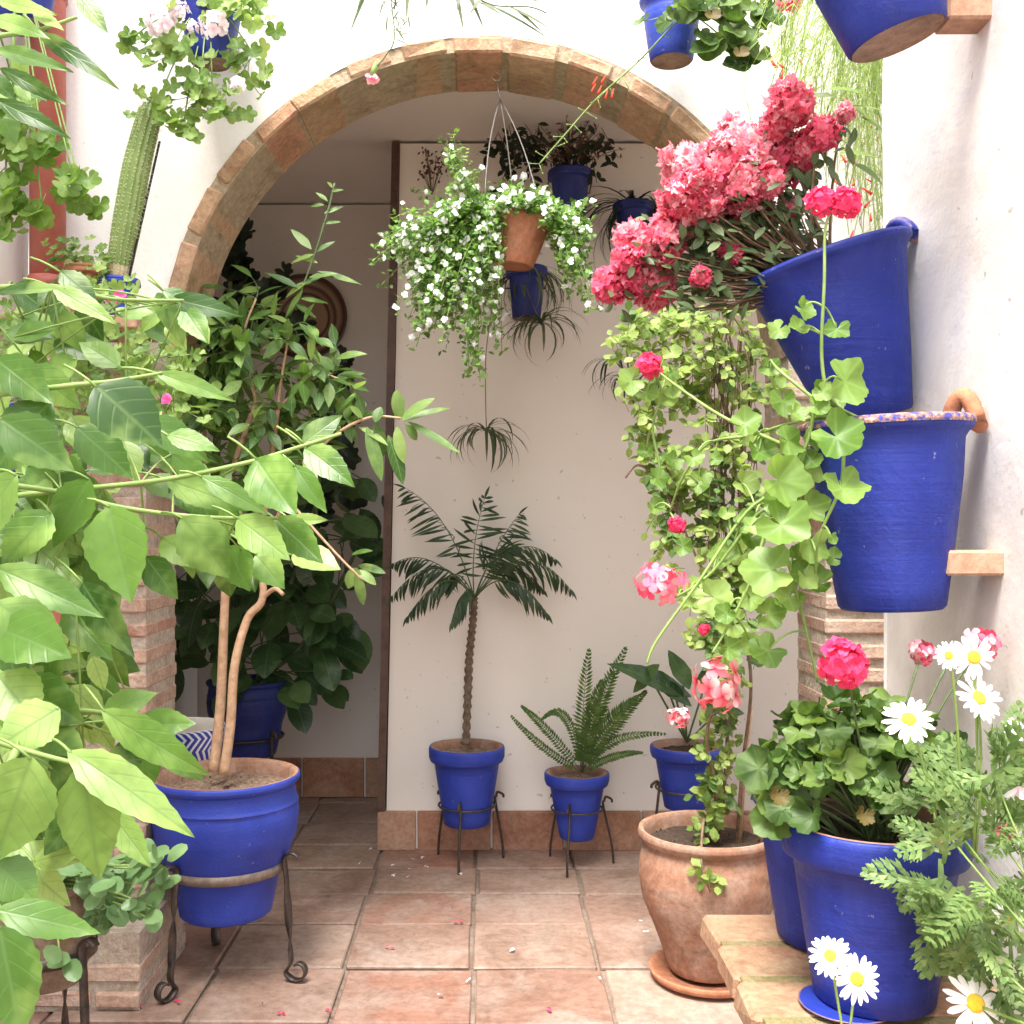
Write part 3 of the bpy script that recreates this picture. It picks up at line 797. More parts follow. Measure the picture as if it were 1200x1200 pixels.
for bx, by, tx, ty, w in ((468,492,466,456,.045),(470,492,505,462,.04),(472,494,526,468,.025),(475,498,492,515,.035),(478,494,540,528,.03),(465,500,470,540,.04),(440,495,452,535,.04),(440,495,445,475,.035),(455,510,475,565,.05),(430,500,448,560,.045),(425,490,412,475,.03),(420,500,455,515,.025),(415,665,408,690,.04),(418,665,425,710,.035),(420,662,450,668,.03),(420,668,440,682,.03),(412,650,430,640,.02)):
    b_ = P(bx, by, Ys-.06+uni(-.02, .02)); e = P(tx, ty, Ys-.08+uni(-.03, .03)); g.leaf(b_, e-b_, V((uni(-.3,.3), -.8, .6)), (e-b_).length, w*.9, 'ellip', 7, 1, uni(.1, .5), .2)
g.build('foliage', M['L_lemon'], root); tw.build('twigs', M['stem_dk'], root)

# iron stand of the big pot
st = thing('plant_stand', (PX, PYY, 0), 'black wrought iron stand with twisted legs and scroll feet under the wide bright blue pot', 'plant stand')
g = MB(); zr = .325
g.tube([V((PX+.172*math.cos(a), PYY+.172*math.sin(a), zr)) for a in [2*PI*i/48 for i in range(49)]], .01, flat=(.0035, .013), cap=False)
g.build('ring', M['iron_worn'], st)
def scroll_leg(parent, c, dr, rr, zr, foot=.24, w=.011):
    g = MB(); up = V((0, 0, 1))
    pts = []; tw = []
    # top curl
    for a in [2.6-i*.5 for i in range(6)]:
        pts.append(c+dr*(rr+.032+.024*math.cos(a+.5) )+up*(zr+.02+.024*math.sin(a+.5))); 
    pts = pts[::-1]
    for z in (zr-.03, zr*.72, zr*.6, zr*.48, zr*.3, zr*.18): pts.append(c+dr*(rr+.012+.02*(1-z/zr))+up*z)
    cc = c+dr*(foot)+up*.042
    for a in [PI+.3+i*.42 for i in range(13)]:
        rad_ = .040-.0016*max(0, (a-PI))*3.2
        pts.append(cc+dr*math.cos(a)*rad_+up*(math.sin(a)*rad_))
    pts = catmull(pts, 4); n = len(pts)
    tw = [0]*n
    for i in range(n):
        z = pts[i].z; f = min(max((zr*.8-z)/(zr*.5), 0), 1) if i < n*.75 else 1
        tw[i] = f*PI
    g.tube(pts, .01, flat=(w, .0028), twist=tw); g.build('leg', M['iron'], parent)
for k, a in enumerate((math.radians(-122), math.radians(-15), math.radians(112))):
    scroll_leg(st, V((PX, PYY, 0)), V((math.cos(a), math.sin(a), 0)), .176, zr, .225)

# --- three small pots in front of the partition wall
root = thing('potted_palm', ((547-VX)/F*4.1, 4.1, .152), 'parlour palm with a bare slender trunk in a small blue pot', 'potted plant')
pb = V(root['_o']); top, _ = make_pot(root, pb, .146, .088, .30, 'flower', 'blue_bright', 'drysoil')
g = MB(); pts = catmull([P(546,872,4.1), P(548,820,4.1), P(550,770,4.1), P(554,730,4.09), P(556,700,4.08)], 14)
k = len(pts)-1
g.tube(pts, [.0155+.0035*math.sin(i*2.2)-.004*abs(i/k-.35)+(.006 if i < 3 else 0) for i in range(k+1)], 10); g.build('trunk', M['bark_dark'], root)
pc0 = P(556, 702, 4.08)
for (x1, y1, x2, y2, dy, LL) in ((530,600,475,572,.0,.13),(515,630,460,698,-.05,.12),(505,635,462,660,.04,.12),(550,640,568,584,.04,.14),(578,640,608,603,.06,.13),(610,615,668,690,-.02,.13),(600,610,650,655,.04,.12),(525,650,478,722,-.14,.11),(595,650,640,718,-.14,.12),(550,668,530,728,-.2,.11),(535,650,515,690,.10,.11),(570,650,600,640,-.1,.13),(600,640,635,690,.08,.12)):
    g = MB(); s_ = MB()
    p2 = P(x2, y2, 4.06+dy); p1 = P(x1, y1, 4.07+dy*.4)
    p2.y = min(p2.y, 4.18)
    frond(g, s_, bez(pc0, p1, p2, 12), 16, LL*1.0, .0115, V((uni(-.5,.5), -.8, .6)), 1.0, .85, 'lance', start=.30, seg=5, jitter=.18, grav=.75)
    fo = g.build('frond', M['L_palm'], root); s_.build('rachis', M['stem_dk'], fo, origin=fo['_o'])
tri_stand('plant_stand', pb.x, 4.1, .225, .108, .15, .0045, 'thin iron tripod stand holding the small pot with the palm')

root = thing('potted_fern', ((676-VX)/F*4.06, 4.06, .11), 'sword fern with upright and curling fronds in the smallest blue pot', 'potted plant')
pb = V(root['_o']); top, _ = make_pot(root, pb, .124, .066, .25, 'flower', 'blue_bright', 'drysoil')
pc0 = P(682, 905, 4.06)
for (x1, y1, x2, y2, dy, LL) in ((680,840,690,764,.0,.07),(695,830,732,762,.04,.075),(700,850,745,818,-.05,.08),(712,850,755,812,.02,.07),(705,855,778,860,-.02,.045),(720,880,752,882,-.06,.035),(640,850,612,828,-.03,.04),(635,880,600,840,.0,.035),(685,850,705,800,-.08,.08),(690,850,718,790,.08,.075),(668,810,636,842,.02,.04)):
    g = MB(); s_ = MB()
    p2 = P(x2, y2, 4.04+dy); p1 = P(x1, y1, 4.05+dy*.4)
    frond(g, s_, bez(pc0, p1, p2, 12), 30, LL*.62, .0125, V((0, -.9, .4)), .25, 1.35, 'lance', start=.12, seg=2, r0=.002, jitter=.06)
    fo = g.build('frond', M['L_fern'], root); s_.build('rachis', M['stem_dk'], fo, origin=fo['_o'])
tri_stand('plant_stand', pb.x, 4.06, .222, .097, .145, .004, 'thin iron tripod stand holding the smallest pot with the fern', phase=-1.9)

root = thing('potted_aspidistra', ((805-VX)/F*4.02, 4.02, .235), 'small blue pot of broad dark strap leaves half hidden behind the terracotta jar', 'potted plant')
pb = V(root['_o']); top, _ = make_pot(root, pb, .138, .085, .235, 'flower', 'blue_bright', 'soil')
g = MB(); s_ = MB(); pc0 = P(805, 870, 4.02)
for x1, y1, x2, y2, w in ((780,800,718,766,.10),(760,790,735,812,.07),(830,790,860,770,.09),(800,790,785,755,.08),(845,830,880,830,.08),(790,810,750,775,.075)):
    p2 = P(x2, y2, 4.0+uni(-.1, .1)); p1 = P(x1, y1, 4.0)
    s_.tube(bez(pc0, pc0.lerp(p1, .5), p1, 4), .004, 6)
    g.leaf(p1-(p2-p1)*.5, p2-p1, V((.1, -.7, .7)), (p2-p1).length*1.45, w, 'lance', 8, 2, .3, .2)
g.build('foliage', M['L_dark'], root); s_.build('stems', M['stem_dk'], root)
tri_stand('plant_stand', pb.x, 4.02, .31, .117, .16, .0045, 'thin iron tripod stand holding the pot behind the terracotta jar', phase=-2.7)

# --- big terracotta jar with climbing rose
TX, TY = .622, 3.06
root = thing('potted_climbing_rose', (TX, TY, .03), 'climbing rose with small pale leaves growing from a large terracotta jar', 'potted plant')
top, _ = make_pot(root, V((TX, TY, .03)), .198, .112, .40, 'jar', 'terra', 'soil', basemat='terra')
g = MB(); g.lathe([(.001, .004), (.13, .004), (.16, .012), (.168, .032), (.162, .034), (.15, .018), (.001, .014)], Matrix.Translation((TX, TY, 0)), 40)
tag(g.build('saucer', M['terra_red']), 'red clay saucer under the large terracotta jar', 'saucer')
RY = 2.9
g = MB(); lo = MB(); dk = MB()
vines = [[(835,1000,.16),(838,930,.1),(830,860,.05),(850,780,0),(838,700,0),(800,620,0),(780,540,0),(740,470,0),(735,400,0)],
         [(842,1003,.16),(848,900,.1),(858,800,.05),(862,700,.05),(850,600,.03),(855,500,.03),(830,420,0),(790,385,0)],
         [(862,1000,.16),(868,900,.1),(880,800,.05),(870,700,.05),(868,600,.03),(880,480,.03),(875,400,0),(850,360,0)],
         [(830,1004,.16),(826,960,.1),(822,1010,-.03),(835,1045,-.05)],
         [(848,600,.03),(846,520,.03),(858,430,.03),(848,350,.05)],[(866,680,.03),(872,560,.04),(868,450,.03),(873,360,.05)],
         [(854,650,.05),(862,520,.05),(842,440,.05),(862,360,.05)],[(790,600,0),(770,560,0),(745,545,0),(735,560,0)]]
vp = []
for ls in vines:
    pts = catmull([P(x+uni(-3, 3), y, RY+z) for x, y, z in ls], 7); vp += pts
    n = len(pts); g.tube(pts, [.0055-.003*i/n for i in range(n)], 6)
for _ in range(20):
    x = uni(835, 890); y0 = uni(350, 420); Lg = uni(150, 330)
    pts = catmull([P(x+uni(-9, 9), y0+Lg*t/4, RY+uni(-.05, .08)) for t in range(5)], 5); g.tube(pts, .0013, 4)
# bamboo cane
g.build('vines', M['twig'], root)
c_ = MB(); c_.tube([P(866, 1003, 3.05), P(872, 900, 3.03), P(880, 830, 3.0)], .006, 8); c_.build('cane', M['bark_tan'], root)
def rose_spray(mb, st_, p0, e, L_=.03):
    n = R.choice((2, 3, 3))
    pts = bez(p0, p0.lerp(e, .5)+V((0, 0, .012)), e, 4); st_.tube(pts, .0008, 4)
    up = V((uni(-.4, .4), -.7, .8))+rvec(.2)
    for i in range(n):
        t = .35+.5*i/n; p = p0.lerp(e, t)+V((0, 0, .006)); d = (e-p0).normalized(); sd = d.cross(up).normalized()
        for sg in (-1, 1):
            l_ = L_*uni(.7, 1.1); mb.leaf(p, d*.4+sd*sg, up+rvec(.2), l_, l_*.72, 'ellip', 3, 1, uni(.0, .5), .2)
    mb.leaf(e, e-p0, up, L_, L_*.75, 'ellip', 3, 1, .2, .2)
s_ = MB()
blobs = [(735,400,30,36,.08,34,0),(800,385,55,30,.1,64,0),(860,395,45,40,.1,54,0),(760,455,38,35,.08,44,0),(830,450,55,35,.1,64,0),(885,440,35,40,.08,34,0),
         (745,515,25,30,.06,24,0),(795,505,40,32,.07,38,0),(790,560,38,28,.06,34,0),(835,540,40,40,.08,38,0),(810,610,35,35,.07,32,1),(860,600,38,55,.08,48,1),(845,660,35,35,.06,30,0),
         (800,580,30,20,.05,16,0),(880,660,35,40,.07,24,1),(815,730,20,25,.05,14,0),(850,740,28,40,.06,26,1),(840,870,28,40,.05,30,0),(838,930,28,28,.05,24,0),(830,975,25,18,.05,12,0),
         (830,1030,22,14,.04,9,0),(845,800,25,30,.05,14,0),(775,640,20,40,.05,14,0),(875,740,20,60,.06,16,1),(900,500,30,50,.06,20,0),(790,420,70,50,.12,40,0)]
for cx, cy, rx, ry, dy, n, dkf in blobs:
    for _ in range(int(n*(.55 if cy < 600 else .8))):
        a = uni(0, 2*PI); r = math.sqrt(uni(0, 1))
        e = P(cx+rx*r*math.cos(a), cy+ry*r*math.sin(a), RY+uni(-dy, dy)+(.1 if 850 < cy < 1010 else -.03 if cy > 1010 else 0))
        s0 = min(R.sample(vp, 20), key=lambda p: (p-e).length)
        dr = e-s0; p0 = e-dr.normalized()*min(dr.length, uni(.03, .07))-V((0, 0, -.01))
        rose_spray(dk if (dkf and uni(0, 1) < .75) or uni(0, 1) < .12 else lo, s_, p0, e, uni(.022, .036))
lo.build('foliage', M['L_rose'], root); dk.build('dark_foliage', M['L_rose_dk'], root); s_.build('twigs', M['stem_dk'], root)  # second leaf mesh holds the darker green variant of the rose leaflets
# sprig tips reaching left
# ------------------------------------------------------------------ flower meshes
def proto_mesh(name, mb, mats, smooth=True):
    o = mb.build(name, mats, None, (0, 0, 0), smooth); me = o.data; bpy.data.objects.remove(o); return me
def floret(mb, c, z, r, petals=5, ruffle=.15, layers=1, wid=.8, shape='petal'):
    m = orient(c, z, uni(0, 6)).to_3x3()
    for l in range(layers):
        for i in range(petals):
            a = 2*PI*(i+.5*l)/petals+uni(-.15, .15); el = .25+.4*l+uni(-.2, .2)
            d = m @ V((math.cos(a)*math.cos(el), math.sin(a)*math.cos(el), math.sin(el)))
            n_ = m @ V((-math.cos(a)*math.sin(el), -math.sin(a)*math.sin(el), math.cos(el)))
            mb.leaf(c, d, n_, r*(1-.22*l)*uni(.85, 1.1), r*wid*uni(.85, 1.1), shape, 4, 1, uni(.1, .9), uni(-.1, .3), 0, ruffle*.4)
def sph(k, n, cov=1.0):
    z = 1-(2*(k+.5)/n)*cov; a = k*2.39996; r = math.sqrt(max(0, 1-z*z)); return V((r*math.cos(a), r*math.sin(a), z))
def head(n, rad, fr, layers, wid=.8, cov=.8, ruffle=.2, petals=5, shape='petal'):
    mb = MB()
    for k in range(n):
        d = (sph(k, n, cov)+rvec(.22)).normalized()
        floret(mb, d*rad*uni(.5, 1.12), d+rvec(.25), fr*uni(.85, 1.15), petals, ruffle, layers, wid, shape)
    return mb
az_me = [proto_mesh('azalea_head', head(20, .66, .54, 2, .46, .95, .5, 7, 'ellip'), M['P_azalea']) for _ in range(3)]
az_lt = [proto_mesh('azalea_head_pale', head(20, .66, .54, 2, .46, .95, .5, 7, 'ellip'), M['P_azalea_lt']) for _ in range(2)]
az_dk = [proto_mesh('azalea_head_deep', head(19, .64, .56, 2, .46, .95, .5, 7, 'ellip'), M['P_azalea_dk']) for _ in range(2)]
gp_me = proto_mesh('geranium_head', head(18, .75, .42, 1, .75, .85, .2), M['P_pink'])
gh_me = proto_mesh('geranium_head_hot', head(14, .66, .48, 2, .72, .8, .35), M['P_hot'])
gb_me = proto_mesh('geranium_head_bicolour', head(12, .78, .44, 1, .85, .7, .1), M['P_bicol'])
gc_me = proto_mesh('geranium_head_crimson', head(10, .75, .45, 1, .85, .8, .1), M['P_crim'])
gw_me = proto_mesh('geranium_head_white', head(16, .72, .38, 1, .8, .7, .1), M['P_whitepink'])
def small5(mat):
    mb = MB(); floret(mb, V((0, 0, 0)), V((0, 0, 1)), 1.0, 5, .05, 1, .85); return mb
bac_me = [proto_mesh('bacopa_flower', small5(0), M['P_white']) for _ in range(2)]
def daisy_meshes():
    out = []
    for v in range(3):
        mb = MB(); n = R.randint(17, 21)
        for i in range(n):
            a = 2*PI*i/n+uni(-.07, .07); el = uni(-.12, .22)
            d = V((math.cos(a)*math.cos(el), math.sin(a)*math.cos(el), math.sin(el)))
            mb.leaf(d*.2, d, V((0, 0, 1))+rvec(.12), uni(.68, .84), uni(.19, .235), 'daisy', 5, 1, uni(-.1, .5), uni(-.3, .15))
        cn = MB(); cn.lathe([(.27, -.04), (.285, .03), (.26, .09), (.2, .135), (.12, .15), (.05, .14), (.001, .135)], None, 20, .02)
        for k in range(60):
            q = sph(k, 140); 
            cn.ball(V((q.x*.25, q.y*.25, .05+q.z*.09)), .018, 5, 3)
        out.append((proto_mesh('daisy_flower', mb, M['P_white']), proto_mesh('daisy_centre', cn, M['P_yellow'])))
    return out
DA = daisy_meshes()

# ------------------------------------------------------------------ WALL POTS (right wall)
def ear(root, m4, R1, h, mat, ang=0, hookmat=None, s=1.0):
    """clay loop on the rim at the wall side (+X of pot)"""
    g = MB(); pts = []
    for a in [i*PI/9 for i in range(-1, 11)]:
        pts.append(m4 @ V((R1-.004+.012*math.cos(a*1)-.002, math.cos(a)*.0+(-.026+.052*(a/PI)), h-.012+.05*s*math.sin(max(0, min(a, PI))))))
    g.tube(pts, .0135, 10); o = g.build('hanging_loop', M[mat], root)
    g = MB(); c = m4 @ V((R1, 0, h+.022*s))
    g.tube([c+V((.06, 0, -.004)), c+V((-.004, 0, 0)), c+V((-.008, 0, .018))], .0035, 8); g.build('hook', M[hookmat or 'iron'], root)
def tilt(a): return Matrix.Rotation(a, 4, 'Y')
# middle tilted pot with azalea
Ya = 2.0
mid_b = P(1022, 492, Ya)
root = thing('hanging_azalea_pot', mid_b, 'tilted blue wall pot overflowing with dense pink azalea blossom', 'potted plant')
azt, m4 = make_pot(root, mid_b, .158, .076, .315, 'plain', 'blue', 'soil', tilt(math.radians(-17)))
ear(root, m4, .158, .315, 'blue', s=.7)
g = MB(); lv = MB()
heads = [(926,120,34,'m'),(962,160,24,'d'),(862,166,34,'l'),(884,178,26,'l'),(805,196,34,'l'),(838,206,38,'m'),(803,232,38,'m'),(920,190,34,'d'),(893,205,24,'d'),(852,243,32,'m'),(895,252,20,'d'),(925,245,18,'l'),(742,282,30,'m'),(778,284,32,'m'),(716,336,27,'d'),(765,332,34,'m'),(735,305,22,'d'),(822,326,15,'d'),(857,298,17,'d'),(827,256,28,'m'),(990,132,14,'l'),(790,258,24,'d'),(870,205,24,'l'),(945,172,22,'m'),(760,305,26,'m'),(800,265,28,'m'),(815,215,26,'m'),(905,150,24,'m'),(745,330,24,'d'),(870,225,28,'m'),(845,180,26,'l'),(900,215,24,'m'),(828,238,26,'m')]
arm = P(905, 330, Ya-.02)
for (x, y, r, kd) in heads:
    Yh = Ya+uni(-.09, .03)
    c = P(x, y, Yh); rad_ = r/F*Yh*1.08
    me = R.choice({'m': az_me, 'l': az_lt, 'd': az_dk}[kd])
    nm = {'m': None, 'l': 'paler faded pink blossom head', 'd': 'deep pink blossom head'}[kd]
    place('flower_head', me, root, orient(c, V((uni(-.5, .3), -.8, uni(0, .7))), uni(0, 6), rad_), nm)
    src = azt.lerp(arm, uni(.2, .9))
    pts = bez(azt+rvec(.02), src.lerp(c, .5)+V((0, 0, -.03))+rvec(.02), c+V((0, .02, 0)), 8)
    g.tube(pts, [.004-.0022*i/8 for i in range(9)], 6)
    for _ in range(13):
        q = c+(azt-c).normalized()*rad_*uni(.3, 1.3)+rvec(rad_*.5)+V((0, .012, -.005)); d = (q-c)+rvec(.02)
        lv.leaf(q, d, V((uni(-.4, .4), -.7, .6)), uni(.022, .042), uni(.013, .02), 'ellip', 4, 1, uni(0, .6), .2)
for _ in range(420):
    x = uni(790, 965); y = uni(245, 365); 
    if y < 400-(x-700)*.9-40 or y > 365-(x-880)*.45 and x > 880: continue
    q = P(x, y, Ya+uni(-.08, .1)); d = V((uni(-1, .6), uni(-.5, .3), uni(-.3, .8)))
    lv.leaf(q, d, V((uni(-.4, .4), -.6, .7)), uni(.022, .045), uni(.013, .02), 'ellip', 4, 1, uni(0, .6), .2)
    if uni(0, 1) < .35: g.tube(bez(azt+rvec(.015), azt.lerp(q, .6)+V((0, 0, -.02)), q, 6), .0016, 5)
g.build('branches', M['twig'], root); lv.build('foliage', M['L_azalea'], root)

# lower wall pot with ivy geranium
Yl = 1.7
low_b = P(1045, 713, Yl)
root = thing('hanging_geranium_pot', low_b, 'blue wall pot with worn terracotta rim and ivy geranium trailing to the left', 'potted plant')
lt_, m4 = make_pot(root, low_b, .130, .082, .297, 'plain', 'blue', 'soil', tilt(math.radians(-2)))
g = MB(); g.lathe([(.1335, .2872), (.1345, .2905), (.1335, .2965), (.129, .2998), (.118, .2998), (.114, .296)], m4, 48, .006)
wm, nt, b, out = newmat('chipped_blue_rim')
nn_ = noise(nt, 95, 4, .7, objco(nt)); cc_ = ramp(nt, nn_.outputs[0], [(.42, (.03,.045,.28)), (.50, (.22,.12,.12)), (.60, (.42,.22,.15)), (.68, (.5,.42,.38))]).outputs[0]
nt.links.new(cc_, b.inputs['Base Color']); b.inputs['Roughness'].default_value = .8; bump(nt, b, nn_.outputs[0], 1, .004)
pr = g.build('worn_rim', wm, root)
ear(root, m4, .130, .297, 'terra_red', hookmat='white_metal', s=1.0)
lv = MB(); g = MB()
def lobes_at(lv, g, x, y, r, Y, src, nrm=None, up=None, mat=0, depth=.20, teeth=15, lob=5, cup=.26, tr=.0018, tdepth=.035):
    c = P(x, y, Y); rad_ = r/F*Y*1.12
    n_ = nrm or V((uni(-.5, .5), -1, uni(.1, .8)))
    u_ = up or V((uni(-1, 1), uni(-.3, .1), uni(-1, .3)))
    lv.lobed(c, n_, u_, rad_, lob, depth, teeth, tdepth, cup*uni(.3, 1.8), 41, .17, ptd=.8)
    if src is not None:
        mid_ = src.lerp(c, .5)+V((0, .01, .02)); g.tube(bez(src, mid_, c+n_.normalized()*-.002, 6), tr, 5)
ivs = [[(1000,492,0),(960,470,-.04),(945,520,-.05),(905,600,-.06),(880,680,-.06),(850,740,-.05),(835,765,-.05)],
       [(1010,492,0),(975,470,-.05),(963,420,-.06),(966,330,-.08),(967,270,-.08),(975,245,-.08)],
       [(995,492,0),(950,490,-.03),(880,510,.1),(830,520,.15),(800,560,.2),(785,600,.25)],
       [(950,500,-.03),(930,560,-.04),(875,600,0),(820,680,.0),(770,750,0),(758,778,0)],
       [(948,510,-.03),(925,580,-.04),(885,605,0),(835,670,.02),(790,700,.05),(778,690,.06)],
       [(985,492,0),(920,440,.05),(905,425,.1)],
       [(905,600,-.06),(930,680,-.02),(945,740,0),(958,800,0)],
       [(940,530,-.04),(850,490,.1),(790,450,.2),(768,432,.25)],
       [(780,580,.3),(772,540,.3),(765,500,.3),(775,460,.28),(765,435,.25)],
       [(1000,492,0),(990,520,-.1),(985,570,-.12),(960,630,-.1),(955,680,-.05)]]
ipts = []
for ls in ivs:
    pts = catmull([P(x, y, Yl+z) for x, y, z in ls], 6); ipts += pts; n = len(pts)
    g.tube(pts, [.0033-.0014*i/n for i in range(n)], 7)
for (x, y, r, dz) in ((990,447,36,-.1),(980,512,36,-.13),(923,517,24,-.06),(987,572,32,-.14),(913,563,36,-.08),(915,615,38,-.1),(950,635,28,-.06),(903,668,38,-.1),(837,700,26,.0),(860,732,24,0),(960,683,22,-.02),(900,762,26,-.03),(873,497,22,.05),(917,470,22,0),(870,567,20,.06),(940,362,17,-.08),(913,386,16,-.06),(935,385,15,-.07),(880,630,22,.02),(925,700,22,.0),(845,655,18,.1),(955,545,24,-.02),(945,595,26,-.03),(878,700,20,.0),(820,690,18,.05),(890,530,22,.03),(870,650,20,.05),(935,655,22,-.01),(975,630,9,-.14),(900,720,22,.0),(850,770,18,.05),(800,640,14,.2),(770,560,16,.28),(790,540,14,.28)):
    c = P(x, y, Yl+dz); s0 = min(ipts, key=lambda p: (p-c).length)
    lobes_at(lv, g, x, y, r*.86, Yl+dz, s0)
for _ in range(46):
    b0 = R.choice(ipts); x = VX+F*b0.x/b0.y+uni(-28, 22); y = VY-F*(b0.z-H)/b0.y+uni(-25, 30)
    if x > 985 or y > 770 or y < 350: continue
    lobes_at(lv, g, x, y, uni(9, 17), b0.y+uni(-.02, .04), b0)
lv.build('foliage', M['L_ivy'], root); g.build('stems', M['stem'], root)
for (x, y, r, dz, me, lb) in ((773,684,34,.06,gp_me,'pink flower head'),(760,428,18,.25,gh_me,None),(794,615,12,.22,gh_me,None),(963,236,22,-.08,gh_me,None),(992,238,22,-.09,gh_me,None),(843,803,38,.0,gb_me,'red and white flower head'),(795,840,16,.0,gb_me,None),(825,738,8,.05,gh_me,None),(962,690,9,.0,gw_me,None)):
    c = P(x, y, Yl+dz)
    place('flower_head', me, root, orient(c, V((uni(-.4, .4), -1, uni(.1, .6))), uni(0, 6), r/F*(Yl+dz)), lb)

# top right pot
Yt = 1.66
tb = P(1052, 46, Yt)
root = thing('hanging_wall_pot', tb, 'blue wall pot at the top right seen from below with a bare stained base', 'potted plant')
tt, m4 = make_pot(root, tb, .140, .076, .30, 'plain', 'blue', 'soil', tilt(math.radians(-17)))
ear(root, m4, .140, .30, 'blue', s=.7)
lv = MB(); g = MB()
for _ in range(22):
    e = tt+V((uni(-.14, .08), uni(-.12, .12), uni(.03, .14))); lv.lobed(e, V((uni(-.4, .4), uni(-.6, .2), 1)), rvec(), uni(.022, .035), 5, .2, 18, .04, .2); g.tube([tt, tt.lerp(e, .5)+V((0, 0, .01)), e], .0016, 5)
lv.build('foliage', M['L_ger'], root); g.build('stems', M['stem'], root)
for (x0, x1, y0, y1, Yq, lb) in ((1110, 1174, 645, 675, 1.63, 'brick sticking out of the right wall beside the worn-rimmed blue pot'), (1112, 1161, -14, 21, 1.67, 'brick sticking out of the right wall beside the topmost blue pot')):
    g = MB(); a = P(x0, y0, Yq); c = P(x1, y1, Yq)
    g.box(((a.x+.82)/2, Yq+.03, (a.z+c.z)/2), (.82-a.x, .06, a.z-c.z), jit=.02, bev=.004)
    tag(g.build('support_brick', M['skirt'], smooth=False), lb, 'brick')

# --- pots on the brick shelf
Yg = 1.60
def px2x(x, Y): return (x-VX)/F*Y
gb = V((px2x(1024, Yg), Yg, SZ+.006))
root = thing('potted_geranium', gb, 'geranium with ruffled leaves in the large blue pot at the front of the brick shelf', 'potted plant')
gt_, m4 = make_pot(root, gb, .138, .088, .265, 'flower', 'blue', 'soil')
g = MB()
g.lathe([(.001, 0), (.062, 0), (.068, .003), (.07, .0055), (.066, .0055), (.001, .005)], Matrix.Translation((gb.x-.047, gb.y-.02, SZ+.001)), 40)
tag(g.build('saucer', [M['blue']]), 'blue saucer under the large geranium pot on the shelf', 'saucer')
lv = MB(); g = MB()
for k in range(210):
    a = uni(0, 2*PI); el = uni(.0, 1.4)
    d = V((math.cos(a)*math.cos(el), math.sin(a)*math.cos(el), math.sin(el)))
    rr_ = uni(.75, 1.05)
    c = gt_+V((-.012, .02, .05))+V((d.x*.158*rr_, d.y*.125*rr_, d.z*.15*rr_))
    if d.y < 0 and d.x > -.5 and d.z < .2: continue
    if c.x > XW-.03: continue
    if d.z < .15 and uni(0, 1) < .4: continue
    n_ = V((d.x*.6, d.y*.6-.25, d.z*.8+.35))+rvec(.25)
    lv.lobed(c, n_, V((d.x, d.y, -.4))+rvec(.3), uni(.017, .032), 7, .18, 27, .05, uni(-.1, .7), 41, .24)
    if k % 2 == 0: g.tube(bez(gt_+V((uni(-.02, .02), uni(-.02, .02), 0)), gt_.lerp(c, .6)+V((0, 0, .02)), c, 5), .0022, 5)
for x, y in ((902, 930), (915, 900), (890, 900), (905, 960), (920, 935)):
    lobes_at(lv, g, x, y, 26, Yg-.02, gt_+V((-.05, 0, 0)), lob=7, depth=.14, teeth=27)
lv.build('foliage', M['L_ger'], root); g.build('stems', M['stem_dk'], root)
yl = MB()
for x, y in ((1012, 955), (912, 932)):
    yl.lobed(P(x, y, Yg-.1), V((.2, -1, .4)), V((-.4, 0, -1)), .016, 5, .2, 15, .1, .4)
yl.build('withered_leaves', M['L_yellow'], root)
for (x, y, r, dz, me, lb) in ((990,778,34,-.1,gh_me,'hot pink flower head'),(1080,765,20,.05,gc_me,'crimson and white flower head'),(1150,755,26,.0,gc_me,'crimson and white flower head'),(1115,770,18,.03,gc_me,None),(1178,975,16,-.2,gp_me,None)):
    c = P(x, y, Yg+dz); place('flower_head', me, root, orient(c, V((0, -1, .4)), uni(0, 6), r/F*(Yg+dz)), lb)
    gg = MB(); gg.tube(bez(gt_, gt_.lerp(c, .5)+V((0, 0, .03)), c, 6), .0018, 5); gg.build('flower_stalk', M['stem_dk'], root)

Y2 = 1.84
sb = V((px2x(975, Y2), Y2, SZ+.001))
root = thing('potted_geranium', sb, 'plain blue pot behind the large geranium pot on the brick shelf', 'potted plant')
t2, m4 = make_pot(root, sb, .132, .092, .245, 'plain', 'blue', 'soil')
lv = MB(); g = MB()
for k in range(60):
    a = uni(0, 2*PI); el = uni(.1, 1.4); d = V((math.cos(a)*math.cos(el), math.sin(a)*math.cos(el), math.sin(el)))
    c = t2+V((d.x*.12, d.y*.11, d.z*.13)); 
    lv.lobed(c, d+V((0, -.3, .4)), V((d.x, d.y, -.4)), uni(.02, .034), 7, .14, 27, .05, .3, 35, .14)
    g.tube([t2, t2.lerp(c, .6)+V((0, 0, .01)), c], .0018, 5)
lv.build('foliage', M['L_ger'], root); g.build('stems', M['stem_dk'], root)

